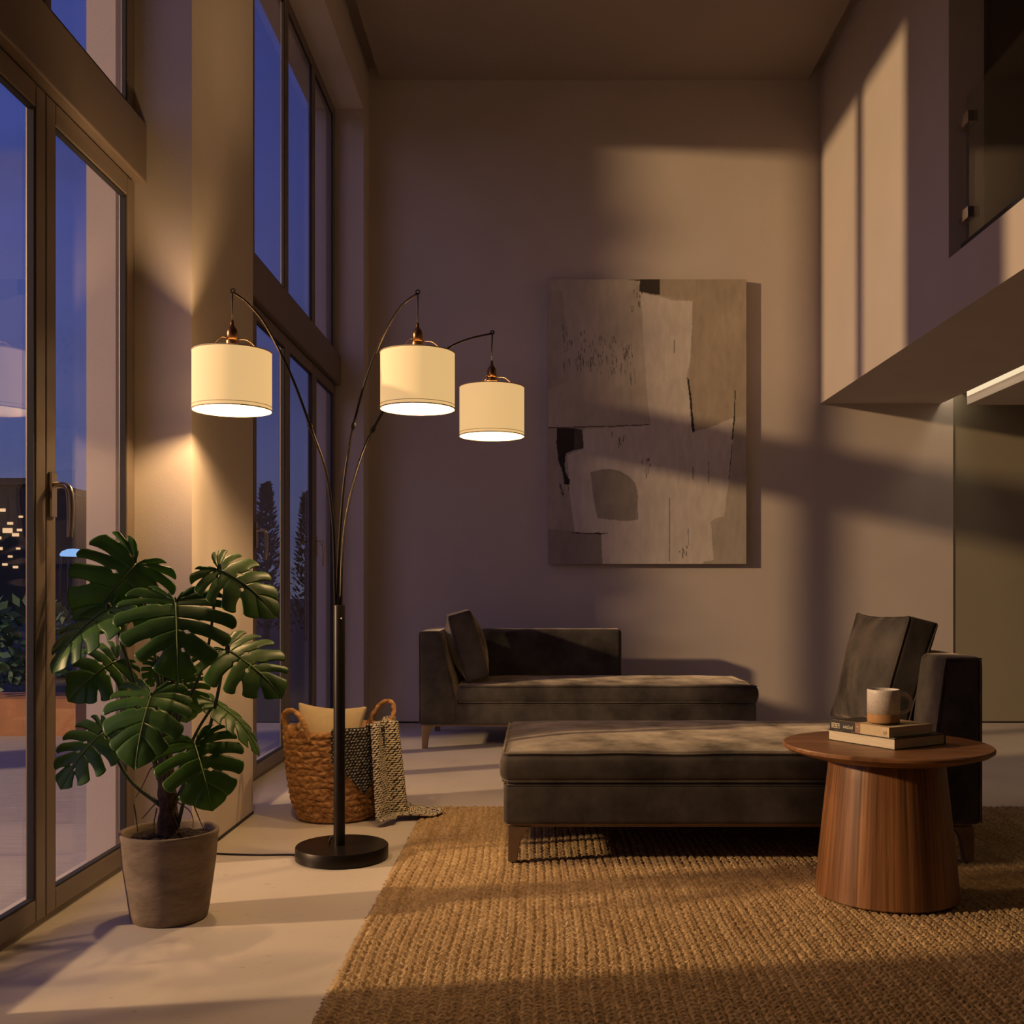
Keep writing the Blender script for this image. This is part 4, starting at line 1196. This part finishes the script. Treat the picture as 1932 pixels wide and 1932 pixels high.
HALF = [(-0.01, 0.012), (-0.13, 0.06), (-0.215, 0.17), (-0.205, 0.32), (-0.10, 0.44), (0.06, 0.505), (0.24, 0.53), (0.42, 0.505), (0.60, 0.43), (0.76, 0.32), (0.90, 0.175), (1.0, 0.0)]
HC = catmull([(a, b, 0) for (a, b) in HALF], 12)[:, :2]
def outline(s):
    t = s * (len(HC) - 1); i = min(int(t), len(HC) - 2)
    return HC[i] + (HC[i + 1] - HC[i]) * (t - i)
def leaf_mesh(sd, nl=8, m=8, nt=24):
    rg = np.random.default_rng(sd)
    V, Fc, vein = [], [], []
    for sgn in (-1, 1):
        cut = np.linspace(0, 1, nl + 1)
        cut[1:-1] += (rg.random(nl - 1) - 0.5) * 0.05
        t0 = 0.36 + 0.24 * rg.random(nl + 1)
        hole = rg.random(nl + 1) < 0.45
        t0[1] = 0.76; t0[2] = 0.62 + 0.1 * rg.random(); t0[3] = 0.5 + 0.1 * rg.random()
        gw = 0.11 + 0.07 * rg.random(nl + 1)
        for k in range(nl):
            s0, s1 = cut[k], cut[k + 1]
            base = len(V)
            for j in range(nt + 1):
                t = j / nt
                def gap(q):
                    if q == 0 or q == nl: return 0.0
                    g = 0.0
                    if q == nl - 1 and sd % 2: return 0.0
                    if t > t0[q]:
                        z = (t - t0[q]) / (1 - t0[q])
                        g = gw[q] * min(1, math.sqrt(z) * 1.25)
                    if hole[q] and 0.13 < t < 0.27: g = max(g, 0.13 * math.sin(PI * (t - 0.13) / 0.14))
                    return g
                ga, gb = gap(k), gap(k + 1)
                for i in range(m + 1):
                    a = i / m
                    aa = ga + (1 - ga - gb) * a
                    s = s0 + (s1 - s0) * aa
                    te = t * (1 - 0.07 * abs(2 * a - 1) ** 3 * (0 < k < nl - 1 or a < 0.5 if k == nl - 1 else 1) * (0.25 if k == 0 and a < 0.5 else 1))
                    u0 = max(0.0, (s - 0.42) / 0.58) ** 1.25 * 0.80
                    O = np.array([u0, 0.004]); Mg = outline(s)
                    mid = (O + Mg) / 2 + np.array([-0.075 * Mg[1] / 0.53, 0.035 * Mg[1] / 0.53])
                    p = (1 - te) ** 2 * O + 2 * te * (1 - te) * mid + te * te * Mg
                    zq = 0.012 * math.sin(PI * a) * min(1, te * 2) - 0.004
                    V.append((p[0], sgn * p[1], zq))
                    vv = max(0.0, 1 - abs(a - 0.5) * 9) * 0.35 * (1 - 0.5 * te) + max(0, 1 - te / 0.07) * 0.9
                    vein.append(min(1, vv))
            for j in range(nt):
                for i in range(m):
                    q = (base + j * (m + 1) + i, base + j * (m + 1) + i + 1, base + (j + 1) * (m + 1) + i + 1, base + (j + 1) * (m + 1) + i)
                    Fc.append(q if sgn < 0 else q[::-1])
    return np.array(V), Fc, np.array(vein)
def leaf(sin_, tip_, d0, d1, roll, w, stem_px, sd, arch=0.10, curl=0.22, bow=(0, -0.06), prad=0.0042, stem_d=0.0):
    A = np.array(px(sin_[0], sin_[1], PY_ + d0)); B = np.array(px(tip_[0], tip_[1], PY_ + d1))
    L = np.linalg.norm(B - A); ex = (B - A) / L
    view = A - np.array([0, 0, CAMH]); view /= np.linalg.norm(view)
    ey = np.cross(ex, view); ey /= np.linalg.norm(ey)
    best = None
    for sg in (1, -1):
        Rm = np.array(Matrix.Rotation(math.radians(abs(roll)) * sg, 3, Vector(ex)))
        e2 = Rm @ ey; n2 = np.cross(ex, e2)
        if n2.dot(view) > 0: n2 = -n2
        key = n2[2] * (1 if roll >= 0 else -1)
        if best is None or key > best[0]: best = (key, e2, n2)
    _, e2, n2 = best
    V, Fc, vein = leaf_mesh(sd)
    z = V[:, 2] + arch * 4 * V[:, 0] * (1 - V[:, 0]) * (V[:, 0] > -0.3) - curl * np.abs(V[:, 1]) ** 1.6
    z = np.where(V[:, 0] < 0, V[:, 2] - curl * np.abs(V[:, 1]) ** 1.6 + arch * 1.5 * V[:, 0], z)
    W_ = A + L * (V[:, 0:1] * ex + V[:, 1:2] * w * e2 + z[:, None] * n2)
    flip = np.cross(ex, e2).dot(n2) < 0
    o = obj('leaf', W_, [f[::-1] for f in Fc] if not flip else Fc, M['leaf'], plant)
    at = o.data.attributes.new('vein', 'FLOAT', 'POINT'); at.data.foreach_set('value', vein.astype(np.float32))
    so = o.modifiers.new('thickness', 'SOLIDIFY'); so.thickness = 0.0012; so.offset = 0
    S = np.array(px(stem_px[0], stem_px[1], PY_ + stem_d))
    mid = (A + S) / 2 + np.array([bow[0], 0, bow[1]])
    P = catmull([S, mid, A + n2 * -0.004, A + ex * L * 0.05 + n2 * 0.002], 8)
    obj('leaf_stalk', *tube(P, [prad * 1.5, prad * 1.1, prad, prad * 0.7], 8), M['stem'], o)
    # midrib
    us = np.linspace(0.0, 0.97, 14)
    R_ = np.array([A + L * (u * ex + (arch * 4 * u * (1 - u) + 0.004) * n2) for u in us])
    obj('midrib', *tube(R_, [0.0024, 0.0018, 0.0007], 6), M['stem_rib'], o)
M['stem_rib'] = simple('leaf midrib', (0.14, 0.21, 0.06), 0.45, var=0.1, scale=20)
leaf((257, 1063), (152, 1192), 0.06, 0.00, 8, 1.12, (308, 1400), 1, bow=(0.02, -0.03))
leaf((331, 1134), (335, 1287), -0.08, -0.20, 4, 1.24, (322, 1400), 2, bow=(0.02, 0.02), stem_d=-0.02)
leaf((412, 1074), (523, 1166), 0.02, 0.05, 44, 1.05, (328, 1380), 3, bow=(0.03, -0.02))
leaf((207, 1147), (98, 1272), -0.04, -0.12, 60, 0.95, (300, 1470), 4, bow=(0.0, 0.03), prad=0.0055)
leaf((219, 1247), (128, 1324), 0.02, -0.04, 34, 1.12, (306, 1380), 5, bow=(-0.02, -0.02))
leaf((427, 1226), (532, 1318), -0.02, -0.06, 38, 1.15, (323, 1530), 6, bow=(0.03, 0.0), prad=0.005)
leaf((286, 1310), (254, 1453), -0.11, -0.24, 14, 0.98, (312, 1480), 7, bow=(0.01, 0.03))
leaf((195, 1382), (114, 1490), -0.02, -0.10, 34, 0.98, (304, 1520), 8, bow=(-0.01, -0.03), prad=0.005)
leaf((368, 1402), (401, 1531), -0.10, -0.15, 8, 1.18, (335, 1560), 9, bow=(0.01, 0.03))
leaf((407, 1328), (489, 1428), 0.02, 0.02, 70, 0.85, (340, 1450), 10, bow=(0.0, 0.02))
leaf((344, 1287), (352, 1364), 0.08, 0.10, 10, 1.2, (325, 1420), 11, bow=(0.0, 0.0))
leaf((302, 1252), (278, 1296), 0.07, 0.06, 12, 1.1, (318, 1380), 12, bow=(0.0, 0.0))
rt = [[(300, 1440), (285, 1450), (277, 1465), (270, 1480), (256, 1505)], [(297, 1512), (285, 1525), (272, 1540), (267, 1545)], [(332, 1512), (345, 1520), (358, 1530), (364, 1545), (364, 1562)],
      [(364, 1515), (372, 1535), (378, 1550), (385, 1566)], [(253, 1518), (257, 1545), (260, 1570)], [(296, 1525), (291, 1550), (290, 1575)], [(325, 1530), (334, 1555), (341, 1575)],
      [(308, 1460), (306, 1480), (310, 1500), (303, 1520)], [(316, 1450), (311, 1490), (318, 1530)]]
for i, r_ in enumerate(rt):
    P = catmull([tuple(px(a, b, PY_ - 0.03 - 0.004 * (i % 3))) for (a, b) in r_], 5)
    obj('aerial_root', *tube(P, [0.0022, 0.0016, 0.0011], 6), M['root'], plant)

# ================================================================== basket with cushion and throw
BX, BY = -0.895, 4.705
def bR(z): return np.interp(z, [0.0, 0.02, 0.08, 0.18, 0.30, 0.40], [0.160, 0.172, 0.190, 0.208, 0.220, 0.226])
def basket():
    root = empty('woven_basket', (BX, BY, 0), 'round woven seagrass basket with two rope handles on the floor', 'basket')
    rows, per, sg = 15, 9, 300
    rh = 0.398 / rows
    V, Fc = [], []
    n = rows * per + 1
    for i in range(n):
        z = 0.398 * i / (n - 1)
        row = min(rows - 1, int(z / rh)); q = (z - row * rh) / rh
        prof = math.sqrt(max(0, math.sin(PI * min(max(q, 0.001), 0.999))))
        K = 34 + row % 3
        for k in range(sg):
            a = 2 * PI * k / sg
            w = math.sin(K * a + row * 2.1 + 1.2 * math.sin(3 * a + row) + (q - 0.5) * 4.6 * (1 if row % 2 else -1))
            d = 0.0125 * prof * (0.70 + 0.30 * w) + 0.0012 * math.sin(2 * K * a + 5 * q + row) * prof
            dz = 0.0045 * math.sin(11 * a + row * 1.3) + 0.003 * math.sin(19 * a + row * 2.9)
            r = bR(z) + d - 0.003
            V.append((BX + r * math.cos(a), BY + r * math.sin(a), max(0.001, z + dz * min(1, z / 0.02)) + 0.001))
    m0 = n
    inner = [(bR(0.398) - 0.004, 0.402), (bR(0.398) - 0.016, 0.395), (bR(0.25) - 0.018, 0.25), (bR(0.10) - 0.018, 0.10), (bR(0.02) - 0.02, 0.02)]
    for (r, z) in inner:
        for k in range(sg):
            a = 2 * PI * k / sg
            V.append((BX + r * math.cos(a), BY + r * math.sin(a), z))
    for i in range(n + len(inner) - 1):
        for k in range(sg):
            l = (k + 1) % sg
            Fc.append((i * sg + k, i * sg + l, (i + 1) * sg + l, (i + 1) * sg + k))
    e0 = (n + len(inner) - 1) * sg
    Fc.append(tuple(range(e0, e0 + sg))); Fc.append(tuple(reversed(range(sg))))
    obj('basket_body', V, Fc, M['rope'], root)
    for pts in ([(546, 1402, 4.56), (538, 1370, 4.57), (535, 1350, 4.56), (544, 1341, 4.54), (556, 1343, 4.52), (568, 1356, 4.50), (577, 1375, 4.49), (584, 1400, 4.49)],
                [(692, 1376, 4.80), (702, 1352, 4.80), (716, 1331, 4.79), (730, 1323, 4.77), (741, 1328, 4.74), (743, 1345, 4.72), (736, 1362, 4.70), (729, 1390, 4.70)]):
        P = catmull([tuple(px(*p)) for p in pts], 10)
        obj('handle', *tube(P, 0.0105, 14, lump=lambda i, a: 0.16 * math.sin(2 * a + i * 0.9) + 0.05 * math.sin(i * 2.1)), M['rope'], root)
    c = px(565, 1370, 4.50)
    P, Q = lathe([(0.002, -0.004), (0.011, -0.004), (0.0125, 0), (0.011, 0.004), (0.002, 0.004)], (0, 0, 0), 20)
    P = np.array(P)[:, [0, 2, 1]] * np.array([1, -1, 1]) + np.array(c)
    obj('toggle', P, Q, M['toggle'], root)
basket()
Mx = Matrix.Translation(px(622, 1392, 4.74)) @ Matrix.Rotation(math.radians(-4), 4, 'Z') @ Matrix.Rotation(math.radians(80), 4, 'X') @ Matrix.Rotation(math.radians(-3), 4, 'Z')
box_pillow('linen_cushion', 0.315, 0.30, 0.035, Mx, M['cream'], 'cream linen cushion tucked into the woven basket', 'cushion', None, 2.2, 12.0, pip=False, ear=0.13)

def throw():
    V, Fc, UV, mats = [], [], [], []
    def sheet(nu, nv, fn, mi):
        b = len(V)
        for j in range(nv + 1):
            for i in range(nu + 1):
                p, uv = fn(i / nu, j / nv); V.append(p); UV.append(uv)
        for j in range(nv):
            for i in range(nu):
                Fc.append((b + j * (nu + 1) + i, b + j * (nu + 1) + i + 1, b + (j + 1) * (nu + 1) + i + 1, b + (j + 1) * (nu + 1) + i)); mats.append(mi)
    def at(phi, r, z): return (BX + r * math.sin(phi), BY - r * math.cos(phi), z)
    def flap(u, v):     # the corner hanging over the front of the rim
        phi = math.radians(6 + 60 * u)
        depth = np.interp(u, [0, 0.25, 0.62, 0.86, 1.0], [0.135, 0.19, 0.285, 0.20, 0.16])
        if v < 0.25:    # over the rim from inside
            t = v / 0.25
            r = 0.185 + t * 0.052; z = 0.372 + 0.043 * math.sin(t * PI * 0.6)
            uvv = -0.06 * (1 - t)
        else:
            t = (v - 0.25) / 0.75
            z = 0.413 - depth * t
            r = float(bR(max(0.0, z))) + 0.018 + 0.006 * math.sin(u * 7 + t * 2) + 0.004 * math.sin(u * 13)
            uvv = depth * t
        return at(phi, r, z), (u * 0.26, uvv)
    sheet(40, 34, flap, 0)
    def hang(u, v):     # the long end falling to the floor on the right
        phi = math.radians(44 + 74 * u)
        L = 0.60 * v
        fold = 0.026 * math.sin(u * 13 + 0.5) + 0.008 * math.sin(u * 27 + 2 * v)
        if L < 0.06:
            t = L / 0.06; r = 0.195 + 0.052 * t; z = 0.385 + 0.045 * math.sin(t * PI * 0.62)
            f = t
        elif L < 0.455:
            t = (L - 0.06) / 0.395; z = 0.427 - 0.40 * t; r = 0.247 + 0.045 * t * math.sin(PI * (0.15 + 0.7 * u)) + 0.010 * t
            f = 1
        else:
            t = (L - 0.455) / 0.145; z = 0.027 - 0.006 * t + 0.010 * abs(math.sin(u * 11 + t * 4)) ; f = 1
            r = 0.257 + 0.045 * math.sin(PI * (0.15 + 0.7 * u)) + (0.03 + 0.125 * math.exp(-((u - 0.62) / 0.22) ** 2)) * t
        return at(phi, r + fold * f, z + 0.004 * math.sin(u * 9) * f), (u * 0.34, L)
    sheet(60, 80, hang, 1)
    me = obj('knitted_throw', V, Fc, [M['knit_dark'], M['knit_light']], uv=UV)
    me.data.polygons.foreach_set('material_index', np.array(mats, dtype=np.int32))
    s_ = me.modifiers.new('thickness', 'SOLIDIFY'); s_.thickness = 0.006; s_.offset = 0
    tag(me, 'black and cream knitted throw draped over the basket rim', 'throw')
throw()
